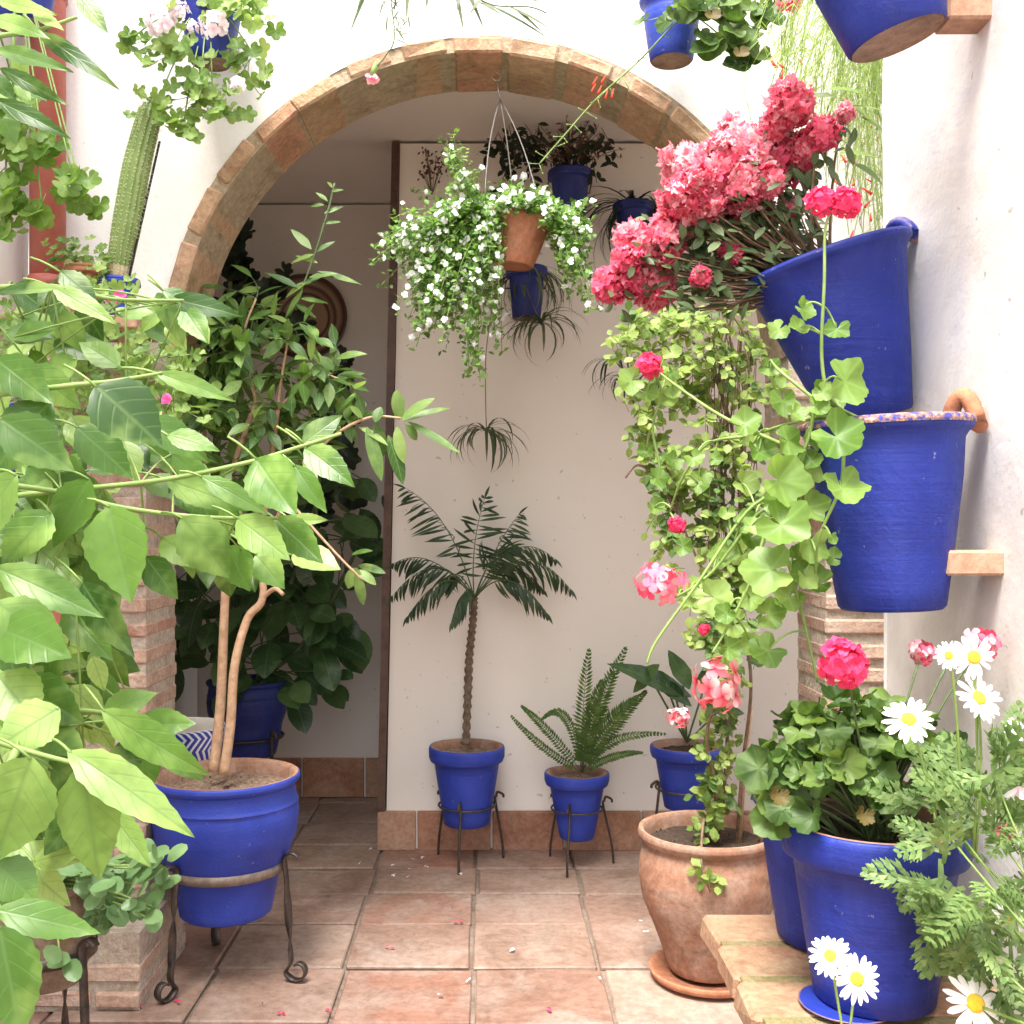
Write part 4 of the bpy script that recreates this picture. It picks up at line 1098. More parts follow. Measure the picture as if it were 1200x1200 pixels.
# daisy bush in its pot at the near end of the shelf
Yd = 1.36
db = V((.705, 1.17, SZ+.001))
root = thing('potted_daisy', db, 'marguerite daisy bush with feathery grey-green leaves at the lower right', 'potted plant')
dt, m4 = make_pot(root, db, .078, .06, .13, 'flower', 'terra', 'soil', basemat='terra')
lv = MB(); g = MB()
def feather(lv, p, d, up, L_):
    d = d.normalized(); up = (up-d*up.dot(d)).normalized(); sd = d.cross(up)
    pts = []; c = p.copy(); a = 0; dr_ = uni(.1, .8)
    n = 5
    for i in range(n+1):
        pts.append(c.copy()); dd = d*math.cos(dr_*i/n)-up*math.sin(dr_*i/n); c = c+dd*L_/n
    lv.leaf(p, d, up, L_, L_*.10, 'strap', 6, 1, dr_, .1)
    for i in range(2, n+1):
        t = i/n; l_ = L_*(.42*math.sin(PI*(.25+.62*t)))
        for sg in (-1, 1):
            dd = (d*.75+sd*sg*.8-up*.1); q = pts[i-1].lerp(pts[i], .5)
            lv.leaf(q, dd, up, l_, L_*.125, 'lance', 3, 1, .3, .1)
            e = q+dd.normalized()*l_*.45
            lv.leaf(e, dd+sd*sg*.9, up, l_*.45, L_*.095, 'strap', 2, 1, .2, .1)
            lv.leaf(e, dd+d*.9, up, l_*.5, L_*.095, 'strap', 2, 1, .2, .1)
dcen = P(1165, 1010, Yd)
reg = [(1135,1000,65,60,.07,30),(1175,930,45,50,.07,20),(1105,955,35,30,.05,8),(1100,1040,35,35,.05,12),(1165,1070,50,45,.07,24),(1190,880,25,50,.05,8),(1190,1140,35,35,.06,16),(1195,1000,30,70,.08,16)]
for cx, cy, rx, ry, dy, n in reg:
    for _ in range(n):
        a = uni(0, 2*PI); r = math.sqrt(uni(0, 1))
        e = P(cx+rx*r*math.cos(a), cy+ry*r*math.sin(a), Yd+uni(-dy, dy)); dr = (e-dcen)
        d = dr.normalized()*.8+V((0, -.3, .15))+rvec(.5)
        feather(lv, e, d, V((uni(-.3, .3), -.8, .7)), uni(.05, .082))
        if uni(0, 1) < .09: g.tube(bez(dt+rvec(.02), dt.lerp(e, .6)+rvec(.02), e, 6), .0014, 5)
daisies = [(1065,843,31,(-.15,-.75,.65)),(1147,818,31,(.3,-.8,.5)),(1141,770,29,(.1,-1,.15)),(1194,858,20,(.4,-.8,.4)),(1181,1078,27,(.4,-.9,.3)),(1143,1176,38,(0,-.85,.55)),(973,1120,26,(-.3,-.8,.7)),(1004,1147,30,(.1,-.95,.4)),(1204,1175,26,(.3,-.9,.4)),(1112,768,18,(-.6,-.7,.2))]
for i, (x, y, r, nz) in enumerate(daisies):
    Yq = Yd-.03+uni(-.03, .03)
    if y in (1120, 1147): Yq = Yd-.02
    c = P(x, y, Yq); me, ce = DA[i % 3]; m_ = orient(c, V(nz), uni(0, 6), r/F*Yq)
    fo = place('flower', me, root, m_)
    co = bpy.data.objects.new('flower_centre', ce); COL.objects.link(co); co.parent = fo
    if y in (1120, 1147): src = P(992, 1235, Yq); mids = src.lerp(c, .5)+V((.0, 0, 0)); g.tube(bez(dt, P(1040, 1260, Yq), src, 5), .0016, 5)
    elif y < 900: src = P(1120+(x-1100)*.5, 1000, Yd); mids = src.lerp(c, .6)+V((.01, 0, .0))
    else: src = dt; mids = src.lerp(c, .5)
    g.tube(bez(src, mids, c-V(nz).normalized()*.003, 8), .0018, 6)
lv.build('foliage', M['L_daisy'], root); g.build('stems', M['stem'], root)
wi = MB()
c = P(1194, 922, Yd-.03)
for i in range(12):
    a = 2*PI*i/12; wi.leaf(c, V((math.cos(a), -.3, math.sin(a)*.5-.8)), V((0, -1, 0)), .022, .006, 'daisy', 3, 1, .5, .3)
wi.build('withered_flower', M['P_whitepink'], root)

# ------------------------------------------------------------------ HANGING BASKET
Yb_ = 3.12
bc = P(601, 312, Yb_)
root = thing('hanging_basket', bc, 'terracotta pot of white flowered bacopa hanging on wire from the crown of the arch', 'hanging plant')
bt, m4 = make_pot(root, bc, .105, .060, .14, 'plain', 'terra_red', 'soil', Matrix.Rotation(math.radians(6), 4, 'Y'), basemat='terra_red', seg=36)
g = MB(); jn = P(586, 116, Yb_)
g.tube([hk+V((0, 0, -.01)), jn], .0025, 6)
for x, y, dy in ((568, 235, 0), (633, 250, 0), (603, 250, .09)):
    e = P(x, y, Yb_+dy); g.tube(bez(jn, jn.lerp(e, .5)+V(((x-595)/F*.8, 0, .03)), e, 8), .0022, 6)
g.build('wire_hanger', M['wire'], root)
lv = MB(); g = MB(); ends = []
areas = [((470,300),(25,40),22),((500,330),(35,55),34),((530,370),(30,40),26),((548,425),(12,25),10),((500,380),(25,22),14),((560,330),(25,70),26),((540,250),(50,35),36),((530,180),(14,28),9),((600,230),(40,18),20),((650,250),(30,25),20),((680,280),(22,25),14),((675,320),(15,45),16),((690,360),(8,12),4),((585,285),(22,30),14),((470,280),(15,15),8),((580,390),(10,25),6),((655,300),(20,25),8)]
flw = []
for (cx, cy), (rx, ry), n in areas:
    for _ in range(n):
        e = P(cx+R.gauss(0, .55)*rx, cy+R.gauss(0, .55)*ry, Yb_+uni(-.15, .13))
        a = math.atan2(e.y-bt.y, e.x-bt.x)
        p0 = bt+V((math.cos(a)*.08, math.sin(a)*.08, .01))
        p1 = p0.lerp(e, .55)+V((math.cos(a)*.04, math.sin(a)*.04, .05 if e.z < p0.z else .0))
        pts = bez(p0, p1, e, 9); g.tube(pts, .0011, 4)
        for i in range(2, 10):
            for _k in range(4):
                q = pts[i]+rvec(.010); d = rvec(1)+V((0, -.4, .2))
                l_ = uni(.012, .021); lv.leaf(q, d, V((uni(-.5, .5), -.6, .7)), l_, l_*.85, 'round', 2, 1, uni(0, .5), .2)
        for _k in range(3 if uni(0, 1) < .55 else 1):
            flw.append(R.choice(pts[5:])+rvec(.009)+V((0, -.012, .004)))
for _ in range(60):
    a = uni(0, 2*PI); flw.append(bt+V((math.cos(a)*uni(.05, .13), math.sin(a)*uni(.05, .13), uni(.0, .05))))
lv.build('foliage', M['L_bacopa'], root); g.build('stems', M['stem'], root)
flw.sort(key=lambda p: p.y)
for i, p in enumerate(flw[:96]):
    place('flower', bac_me[i % 2], root, orient(p, V((uni(-.6, .6), -1, uni(-.2, .8))), uni(0, 6), uni(.008, .0125)))
g = MB()
for p in flw[96:]: floret(g, p, V((uni(-.6, .6), -1, uni(-.2, .8))), uni(.008, .0120), 5, .05, 1, .85)
tag(g.build('small_flowers', M['P_white'], root), kind='stuff')

# ------------------------------------------------------------------ SPIDER PLANTS and pots on the partition wall
def spider(mb, c, n, L_, W_, up=.5, back=True, spreadz=.6):
    for i in range(n):
        a = uni(0, 2*PI); 
        d = V((math.cos(a), math.sin(a)*(.6), uni(-.1, 1.2)*up))
        if d.y > 0.3: d.y = .2
        mb.leaf(c+rvec(.004), d, V((0, -.1, 1)), L_*uni(.6, 1.15), W_, 'strap', 8, 1, uni(1.4, 2.9), .3)
def wallpot(x, y, R1, R0, h, mat, label, Y=4.14, name='hanging_wall_pot'):
    b_ = P(x, y, Y); rt = thing(name, b_, label, 'potted plant')
    tp, m4 = make_pot(rt, b_, R1, R0, h, 'flower', mat, seg=32)
    g = MB(); g.tube([V((b_.x-R1*.95, Y, b_.z+h*.75)), V((b_.x-R1, YP-.004, b_.z+h*.75)), V((b_.x+R1, YP-.004, b_.z+h*.75)), V((b_.x+R1*.95, Y, b_.z+h*.75))], .003, 6); g.build('bracket', M['iron'], rt)
    return rt, tp
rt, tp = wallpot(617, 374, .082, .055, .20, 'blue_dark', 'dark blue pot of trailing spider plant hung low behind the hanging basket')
g = MB(); spider(g, tp, 55, .27, .011); g.build('foliage', M['L_spider'], rt)
st_ = MB(); g = MB()
for (x, y, L_, n) in ((570, 505, .21, 34), (634, 378, .22, 34)):
    c = P(x, y, 4.08)
    st_.tube(bez(tp+V((0, -.05, 0)), (tp.lerp(c, .3)+V((-.05, -.05, .03))), c, 10) if x == 634 else catmull([tp+V((-.03, -.05, 0)), P(585, 330, 4.04), P(571, 400, 4.05), P(569, 450, 4.06), c], 5), .0018, 5)
    g = MB(); spider(g, c, n, L_, .013, .9); g.build('plantlet', M['L_spider'], rt)
st_.build('runners', M['twig'], rt)
rt, tp = wallpot(668, 252, .088, .06, .17, 'blue_dark', 'dark blue pot with a dry wispy plant high on the shaded partition wall')
g = MB(); s_ = MB()
for _ in range(60):
    d = V((uni(-1, 1), uni(-.6, .2), uni(.3, 1.3))).normalized(); e = tp+d*uni(.1, .26)
    s_.tube(bez(tp, tp.lerp(e, .5)+V((0, 0, .04)), e, 5), .0012, 4)
    for k in range(4): g.leaf(tp.lerp(e, uni(.5, 1))+rvec(.008), rvec()+V((0, 0, .3)), V((0, -1, .3)), .03, .01, 'lance', 2, 1, .4, .2)
g.build('foliage', M['L_dry'], rt); s_.build('stems', M['twig'], rt)
rt, tp = wallpot(742, 290, .08, .055, .17, 'blue_dark', 'spider plant in a pot half hidden by the pink azalea blossoms')
g = MB(); spider(g, tp, 70, .34, .013, .8)
for x, y in ((715, 420), (730, 440), (760, 440)):
    spider(g, P(x, y, 4.06), 12, .15, .01, .3)
g.build('foliage', M['L_black'], rt)
# dry sprig + hanging dark plant near ceiling
rt = thing('hanging_plant', P(640, 150, 4.0), 'dark trailing foliage hanging from the passage ceiling', 'hanging plant')
g = MB(); s_ = MB()
for _ in range(24):
    x = uni(575, 710); y0 = 128; c0 = V((P(x, y0, 4.1).x, uni(4.0, 4.2), CZ-.02)); e = c0+V((uni(-.06, .06), uni(-.05, .03), -uni(.06, .22)))
    s_.tube(bez(c0, c0.lerp(e, .5), e, 4), .0014, 4)
    for k in range(8): g.leaf(c0.lerp(e, uni(.1, 1))+rvec(.01), V((uni(-1, 1), -.4, uni(-1, .2))), V((0, -1, .4)), uni(.03, .055), .02, 'ellip', 3, 1, .4, .2)
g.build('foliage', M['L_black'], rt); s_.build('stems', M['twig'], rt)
rt = thing('dried_sprig', P(508, 225, 4.24), 'dry brown flower sprig pinned on the partition wall beside the hanging basket', 'sprig')
g = MB(); s_ = MB(); c0 = P(506, 228, 4.24)
for _ in range(16):
    e = P(uni(492, 524), uni(178, 205), 4.22+uni(-.05, .02)); s_.tube(bez(c0, c0.lerp(e, .6), e, 5), .0013, 4)
    for k in range(5): g.leaf(e+rvec(.012), rvec(), V((0, -1, 0)), .014, .009, 'round', 2, 1, .3, .2)
g.build('seed_heads', M['L_dry'], rt); s_.build('stems', M['twig'], rt)

# ------------------------------------------------------------------ DARK PLANTS in the passage
Yk = 4.55
kb = V((px2x(290, Yk), Yk, .08+.02))
root = thing('potted_rubber_plant', kb, 'dark broad-leaved rubber plant in a deep blue glazed pot inside the shaded passage', 'potted plant')
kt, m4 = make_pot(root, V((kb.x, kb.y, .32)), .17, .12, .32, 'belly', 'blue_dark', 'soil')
tri_stand('plant_stand', kb.x, kb.y, .40, .15, .17, .007, 'dark iron stand under the deep blue pot in the shaded passage', phase=-.7)
lv = MB(); g = MB(); mo = MB()
trunks = [[(290,800),(275,740),(262,660),(255,560),(262,440),(270,330)],[(300,800),(320,740),(345,670),(370,600),(375,520)],[(285,800),(240,720),(225,650)],[(300,800),(350,760),(390,700),(415,650)]]
tps = []
for ls in trunks:
    pts = catmull([P(x, y, Yk+uni(-.05, .05)) for x, y in ls], 6); tps += pts; g.tube(pts, .009, 7)
for cx, cy, rx, ry, n, L_ in ((300,720,90,70,70,.19),(340,640,90,60,60,.18),(400,600,50,70,38,.17),(270,600,60,80,36,.17),(385,720,35,60,26,.17),(240,740,30,50,18,.16),(330,790,60,25,18,.15),(430,655,15,30,7,.15)):
    for _ in range(int(n*(.5 if cy < 700 else .8))):
        e = P(cx+R.gauss(0, .5)*rx, cy+R.gauss(0, .5)*ry, Yk+uni(-.22, .2)); s0 = min(R.sample(tps, 12), key=lambda p: (p-e).length)
        d = (e-s0).normalized()+V((0, -.5, -.35))+rvec(.2)
        l_ = L_*uni(.75, 1.15); lv.leaf(e, d, V((uni(-.3, .3), -.75, .6)), l_, l_*.58, 'ellip', 7, 2, uni(.1, .7), .15)
        if uni(0, 1) < .5: g.tube(bez(s0, s0.lerp(e, .5)+V((0, 0, .02)), e, 4), .003, 5)
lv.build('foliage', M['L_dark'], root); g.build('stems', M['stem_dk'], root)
# monstera-like climber against the left passage wall
mroot = thing('climbing_philodendron', V((px2x(300, 4.75), 4.75, .02)), 'very dark climbing philodendron hanging in front of the round plate', 'plant')
lv = MB(); g = MB()
pts = catmull([V((px2x(300, 4.75), 4.75, .02)), P(285, 800, 4.75), P(250, 600, 4.75), P(262, 420, 4.7), P(270, 300, 4.7), P(262, 230, 4.7)], 7); g.tube(pts, .011, 7)
pts2 = catmull([P(262, 420, 4.7), P(290, 380, 4.65), P(330, 340, 4.6), P(370, 330, 4.6)], 6); g.tube(pts2, .006, 6)
for cx, cy, rx, ry, n, L_ in ((270,285,22,45,22,.16),(300,345,30,32,18,.15),(340,385,25,25,7,.13),(265,400,30,60,24,.16),(375,560,35,60,20,.16),(395,480,25,50,16,.15),(400,420,14,20,4,.1)):
    for _ in range(n):
        e = P(cx+R.gauss(0, .5)*rx, cy+R.gauss(0, .5)*ry, 4.72+uni(-.1, .12))
        d = V((uni(-.7, .7), uni(-.5, 0), uni(-1, .1)))
        l_ = L_*uni(.6, 1.1); lv.lobed(e, V((uni(-.4, .4), -1, uni(0, .6))), d, l_*.48, 7, uni(.1, .42), 0, 0, .2, 29, .1)
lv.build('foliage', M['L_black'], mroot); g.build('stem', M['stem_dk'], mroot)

# patterned bowl behind big pot
Yw = 3.62
wb = V((px2x(212, Yw), Yw, .0))
bm_, nt, b, out = newmat('blue_white_majolica')
uv = nt.nodes.new('ShaderNodeUVMap'); sp_ = nt.nodes.new('ShaderNodeSeparateXYZ'); nt.links.new(uv.outputs[0], sp_.inputs[0])
fu = math_(nt, 'ABSOLUTE', math_(nt, 'SUBTRACT', math_(nt, 'FRACT', math_(nt, 'MULTIPLY', sp_.outputs[1], 3)), .5))
st2 = math_(nt, 'FRACT', math_(nt, 'ADD', math_(nt, 'MULTIPLY', sp_.outputs[0], 38), math_(nt, 'MULTIPLY', fu, 2.6)))
cc_ = ramp(nt, st2, [(.55, (.035,.06,.35)), (.62, (.75,.76,.8))]).outputs[0]
band = ramp(nt, sp_.outputs[1], [(.2, (0,0,0)), (.22, (1,1,1)), (.66, (1,1,1)), (.68, (0,0,0))]).outputs[0]
nt.links.new(mix(nt, band, (.62,.58,.52), cc_), b.inputs['Base Color']); b.inputs['Roughness'].default_value = .25
root = thing('majolica_planter', wb, 'ceramic planter with a blue and white leaf band behind the wide bright blue pot', 'planter')
g = MB(); g.lathe(dense([(.10, .48), (.115, .485), (.125, .52), (.14, .56), (.145, .59), (.147, .615), (.145, .622), (.14, .61), (.135, .56)], 3), Matrix.Translation((wb.x, wb.y, 0)), 48); g.build('bowl', bm_, root)
g = MB(); g.lathe(dense([(.10, .0), (.09, .02), (.06, .05), (.05, .2), (.06, .42), (.10, .48)], 3), Matrix.Translation((wb.x, wb.y, 0)), 32, cap0=True); g.build('pedestal', M['terra'], root)
g = MB(); g.lathe([(.136, .57), (.001, .572)], Matrix.Translation((wb.x, wb.y, 0)), 32); g.build('soil', M['drysoil'], root)

# ------------------------------------------------------------------ LEFT SIDE: shelf, cactus, small pots
Yc = 2.82
shz = P(0, 372, Yc).z
g = MB(); g.box((-1.11, 2.88, shz-.02), (.38, .22, .035), bev=.004)
for x in (-1.22, -.99): g.box((x, 2.93, shz-.09), (.03, .12, .10), bev=.004)
tag(g.build('wall_shelf', M['slab'], smooth=False), 'small ledge on the arch wall carrying the cactus pot', 'shelf')
cb = V((px2x(138, Yc), Yc, shz))
root = thing('potted_cactus', cb, 'tall ribbed green column cactus leaning in a small blue pot left of the arch', 'potted plant')
ct, m4 = make_pot(root, cb, .058, .04, .10, 'flower', 'blue_bright', 'drysoil', seg=32)
cp = catmull([P(137, 332, Yc), P(142, 295, Yc), P(151, 245, Yc), P(160, 195, Yc), P(171, 150, Yc), P(178, 124, Yc)], 5)
g = MB(); sp2 = MB(); n = len(cp); rings = []
for i, p in enumerate(cp):
    t = i/(n-1); r = .034*(.85+.15*min(t*3,1))*(.86+.14*math.sin(PI*min(t*1.1, 1)))*(1 if t < .93 else .75)
    a_ = (cp[min(i+1, n-1)]-cp[max(i-1, 0)]).normalized(); x_ = V((1, 0, 0)); x_ = (x_-a_*x_.dot(a_)).normalized(); y_ = a_.cross(x_)
    row = []; ribs = 15
    for k in range(ribs*4):
        an = 2*PI*k/(ribs*4); rr_ = r*(1+.07*math.cos(ribs*an))
        row.append(g.vert(p+x_*rr_*math.cos(an)+y_*rr_*math.sin(an)))
    rings.append(row)
    for k in range(ribs):
        an = 2*PI*k/ribs
        for sb_ in range(2):
            q = p+a_*.009*sb_+(x_*math.cos(an)+y_*math.sin(an))*r*1.07
            sp2.ball(q, .0015, 4, 3)
            for _ in range(2): sp2.tube([q, q+(x_*math.cos(an)+y_*math.sin(an))*.006+rvec(.003)], .0004, 3)
for i in range(n-1):
    m_ = len(rings[0])
    g.cur = 1 if i < 3 else 0
    for k in range(m_): g.face((rings[i][k], rings[i][(k+1) % m_], rings[i+1][(k+1) % m_], rings[i+1][k]))
g.face(rings[-1])
g.build('cactus_column', [M['cactus'], M['cactus_base']], root); sp2.build('spines', M['spine'], root)
g = MB(); g.tube([P(149, 335, Yc-.02), P(187, 166, Yc+.05)], .0035, 8); g.build('support_cane', M['stick'], root)
# small terracotta pot beside
rb = V((px2x(100, 2.80), 2.80, shz)); root = thing('potted_succulent', rb, 'small red terracotta pot of frilly grey-green leaves beside the cactus', 'potted plant')
rt_, _ = make_pot(root, rb, .052, .036, .13, 'flower', 'terra_red', 'drysoil', basemat='terra_red', seg=32)
lv = MB()
for _ in range(120):
    e = rt_+V((uni(-.09, .07), uni(-.07, .05), uni(-.04, .07))); lv.lobed(e, V((uni(-.5, .5), -.7, .7)), rvec(), uni(.01, .018), 5, .3, 0, 0, .3, 15)
lv.build('foliage', M['L_ivyw'], root)

# wall pots with white ivy geranium, top
def ivy_mass(root, src, regs, mat, Y, size=(.018, .032), dep=.3, lob=5, teeth=0, smat='stem', nrm=V((0, -1, .5))):
    lv = MB(); g = MB()
    for cx, cy, rx, ry, dy, n in regs:
        hub = P(cx, cy, Y); g.tube(bez(src, src.lerp(hub, .5)+V((0, -.02, .03)), hub, 8), .0022, 5)
        for _ in range(n):
            e = P(cx+R.gauss(0, .5)*rx, cy+R.gauss(0, .5)*ry, Y+uni(-dy, dy))
            n_ = nrm+rvec(.45); lv.lobed(e, n_, V((uni(-.6, .6), 0, -1)), uni(*size), lob, dep, teeth, .05, uni(.0, .35), 25, .1, ptd=.75)
            if uni(0, 1) < .6: g.tube(bez(hub+rvec(.015), hub.lerp(e, .6)+V((0, 0, -.01)), e, 4), .0011, 4)
    lv.build('foliage', M[mat], root); g.build('stems', M[smat], root)
Yv = 2.88
b1 = P(247, 75, Yv)
root = thing('hanging_wall_pot', b1, 'blue wall pot of ivy geranium with white flowers above the cactus', 'potted plant')
tp, m4 = make_pot(root, b1, .095, .055, .19, 'plain', 'blue', 'soil', seg=36)
ivy_mass(root, tp, [(260,10,45,20,.1,34),(200,60,40,30,.08,30),(235,105,35,30,.08,30),(185,120,30,20,.06,16),(280,75,25,40,.08,18),(155,45,25,12,.04,8),(215,145,25,14,.05,12),(312,88,14,12,.03,6),(250,125,40,20,.06,16),(300,20,20,30,.05,12)], 'L_ivyw', Yv-.1)
for (x, y, r) in ((190,22,26),(252,28,24),(208,12,18),(278,100,16),(225,32,10)):
    place('flower_head', gw_me, root, orient(P(x, y, Yv-.16), V((0, -1, .4)), uni(0, 6), r/F*(Yv-.16)), 'white flower head')
# top-left pot, ivy leaves
b2 = P(22, 30, 2.7)
root = thing('hanging_wall_pot', b2, 'blue wall pot in the top left corner with lobed leaves spilling down the drainpipe', 'potted plant')
tp, m4 = make_pot(root, b2, .11, .07, .2, 'plain', 'blue', 'soil', seg=36)
ivy_mass(root, tp, [(15,110,28,25,.08,14),(15,160,25,30,.08,20),(50,170,30,18,.06,12),(15,220,20,30,.06,18),(85,205,22,16,.05,10),(50,250,18,14,.04,6),(100,240,20,12,.04,8),(5,260,16,30,.05,10)], 'L_ivy', 2.5, (.022, .04))
# geranium pot top centre-right
b3 = P(787, 72, 2.86)
root = thing('hanging_wall_pot', b3, 'small blue wall pot of leafy geranium at the top right of the arch', 'potted plant')
tp, m4 = make_pot(root, b3, .085, .058, .17, 'plain', 'blue_bright', 'soil', seg=36)
ivy_mass(root, tp, [(800,10,35,16,.06,16),(850,10,35,22,.06,22),(870,50,25,22,.05,14),(828,52,18,20,.04,6),(900,15,25,15,.05,10),(875,75,10,8,.03,3)], 'L_ger', 2.72, (.026, .045), .14, 7, 27)
yl = MB()
for x, y in ((835, 18), (868, 62)): yl.lobed(P(x, y, 2.62), V((0, -1, .4)), V((.3, 0, -1)), .022, 7, .15, 21, .06, .3)
yl.build('withered_leaves', M['L_yellow'], root)
place('flower_head', gp_me, root, orient(P(925, 2, 2.7), V((0, -1, .4)), 0, .04))

# coral plant: fountain of hair-thin green stems with red tubular flowers
b4 = P(1010, -70, 2.74)
root = thing('hanging_coral_plant', b4, 'fountain of hair-thin green stems with red tubular flowers right of the arch', 'potted plant')
tp, m4 = make_pot(root, b4, .10, .06, .18, 'plain', 'blue', 'soil', seg=32)
g = MB(); rf = []
for _ in range(190):
    Y = 2.72+uni(-.15, .15)
    x = 880+165*uni(0, 1)**.75; y1 = uni(60, 200)+max(0, x-925)*uni(.2, 2.2)
    e = P(x, y1, Y); top_ = tp+V((uni(-.05, .05), uni(-.08, .05), .01))
    mid_ = P(x+uni(-50, 110), uni(-60, 90), Y+uni(-.1,.1))
    pts = bez(top_, mid_, e, 9); pts = catmull([q+rvec(.007) for q in pts], 2)[:-1]; pts = pts[:10] if len(pts) < 10 else pts; g.tube(pts, .0011, 3)
    for i in range(3, min(len(pts), 17)):
        for sg in (-1, 1):
            if uni(0, 1) < .6: g.leaf(pts[i], V((sg*uni(.3, 1), uni(-.3, .3), uni(-1.2, -.2))), V((0, -1, 0)), uni(.02, .05), .0022, 'strap', 2, 1, .3, 0)
    if uni(0, 1) < .35: rf.append(e)
g.build('foliage', M['L_grass'], root)
s_ = MB()
for x, y, w in ((995,105,.05),(1010,180,.05),(1018,125,.03)):
    s_.leaf(P(x-25, y, 2.5), V((1, 0, .1)), V((0, -.6, 1)), .1, w, 'ellip', 6, 2, .4, .2); s_.leaf(P(x-10, y+12, 2.52), V((1, 0, -.4)), V((0, -.8, 1)), .09, w, 'ellip', 6, 2, .4, .2)
s_.build('broad_leaves', M['L_ivyw'], root)
g = MB()
rf = rf[:46]+[P(x, y, 2.6) for x, y in ((1000,270),(1008,285),(985,290),(998,297),(990,305),(1022,293),(975,210),(1010,220),(1020,235))]
tubef = MB(); tubef.tube([V((0,0,0)), V((0,0,.7)), V((0,0,1))], [.05, .11, .14], 6); tubef = proto_mesh('tubular_flower', tubef, M['P_red'])
for p in rf:
    d = V((uni(-.6, .6), -.2, uni(-1, -.3))).normalized(); place('flower', tubef, root, orient(p, d, 0, uni(.018, .03)))
# arching spray reaching left over the arch
g = MB(); s_ = MB()
pts = catmull([tp, P(850, -30, 2.75), P(750, 70, 2.8), P(700, 115, 2.83), P(660, 160, 2.85), P(632, 192, 2.86)], 6)
s_.tube(pts, .0024, 5)
for i in range(10, len(pts)):
    if i % 2: continue
    for sg in (-1, 1):
        d = V((sg*.5+uni(-.3, .3), -.1, uni(-.9, .5))); l_ = uni(.02, .05); s_.tube([pts[i], pts[i]+d*l_], .0011, 4); s_.ball(pts[i]+d*l_, .0028, 5, 3)
g = MB()
for x, y in ((700,90),(705,100),(698,98),(712,105),(719,104),(710,88)):
    place('flower', tubef, root, orient(P(x, y, 2.8), V((-.4+uni(-.2,.2), 0, -1)), 0, .025))
s_.build('arching_spray', M['stem'], root)

# willow-like leaves and carnation hanging from above
c5 = P(530, -60, 2.6)
root = thing('hanging_carnation_pot', c5, 'pot above the arch with narrow grey leaves and one drooping carnation', 'hanging plant')
tp, m4 = make_pot(root, c5, .09, .06, .17, 'plain', 'blue', 'soil', seg=32)
g = MB(); s_ = MB()
for x0, y0, x1, y1 in ((440,-30,405,35),(440,-40,415,8),(530,-30,545,35),(540,-25,570,30),(560,-5,640,-8),(560,0,655,38),(600,8,640,35),(590,5,655,30),(560,2,590,14),(540,-10,535,10),(480,-30,475,20),(500,-20,500,8),(620,0,650,-5),(570,-10,548,15)):
    b_ = P(x0, y0, 2.6); e = P(x1, y1, 2.58); g.leaf(b_, e-b_, V((0, -.7, .5)), (e-b_).length, .011, 'lance', 7, 1, .25, .2)
for ls in (([(530,-60),(540,-20),(575,5),(620,8),(640,15)]), ([(520,-60),(450,-50),(458,0),(462,45),(452,65),(438,82)])):
    pts = catmull([P(x, y, 2.6) for x, y in ls], 6); s_.tube(pts, .0018, 5)
for _ in range(34):
    q = P(460+R.gauss(0, 10), uni(-20, 48), 2.6+uni(-.03, .03)); g.leaf(q, V((uni(-.6, .6), -.2, uni(-1, .2))), V((0, -1, .3)), uni(.03, .055), .005, 'lance', 4, 1, .4, .2)
g.build('foliage', M['L_spider'], root); s_.build('stems', M['stem_dk'], root)
g = MB(); c = P(436, 88, 2.6)
for i in range(26): g.leaf(c, V((uni(-1, 1), uni(-1, .4), uni(-1.4, -.2))), V((0, -1, 0)), uni(.014, .024), .012, 'petal', 3, 1, .4, .2)
g.build('carnation', M['P_azalea_lt'], root)
s_ = MB(); s_.tube([P(441, 72, 2.6), P(439, 80, 2.6), P(436, 90, 2.6)], [.003, .0075, .008], 8); s_.build('calyx', M['stem'], root)

# ------------------------------------------------------------------ mid-left pelargonium mass behind the foreground shrub
ph_b = V((-1.13, 2.35, 1.32))
root = thing('hanging_wall_pot', ph_b, 'small-leaved plant with tiny pink flowers behind the big-leaved shrub on the left', 'potted plant')
tp, m4 = make_pot(root, ph_b, .13, .085, .24, 'plain', 'blue', 'soil', seg=36)
ivy_mass(root, tp, [(30,380,50,40,.1,50),(100,400,60,40,.1,60),(170,420,45,40,.08,50),(60,440,60,30,.1,40),(200,470,35,35,.06,30),(120,340,50,20,.06,26),(220,440,18,30,.05,14),(180,500,40,25,.06,20),(110,460,60,35,.08,50)], 'L_ivyw', 2.3, (.012, .022))
g = MB()
for x, y in ((55,425),(62,432),(38,443),(160,520),(175,525),(178,518),(220,535),(195,468),(70,345),(85,340),(130,355),(150,512),(140,345)):
    p = P(x, y, 2.15); g = MB(); floret(g, p, V((uni(-.3, .3), -1, .2)), .013, 5, .1, 2, .8); g.build('flower', M['P_magenta'], root)

# ------------------------------------------------------------------ FOREGROUND SHRUB (mock orange)
fb = V((-1.02, 1.35, .003))
root = thing('large_leaved_shrub', fb, 'tall shrub with large bright green toothed leaves filling the left foreground', 'shrub')
_, m4 = make_pot(root, fb, .2, .14, .34, 'flower', 'terra', 'soil', basemat='terra')
lv = MB(); g = MB()
main = [[(-1.02,1.35,.3),(-1.0,1.35,.8),(-.95,1.4,1.2),(-.92,1.4,1.6),(-.9,1.45,2.0)],[(-1.0,1.35,.3),(-.95,1.25,.7),(-.8,1.2,1.0),(-.72,1.2,1.2)],[(-1.03,1.37,.3),(-1.05,1.5,.9),(-1.0,1.6,1.5),(-1.0,1.7,1.9)]]
fp = []
for ls in main:
    pts = catmull([V(p) for p in ls], 6); fp += pts; n = len(pts); g.tube(pts, [.016-.01*i/n for i in range(n)], 8)
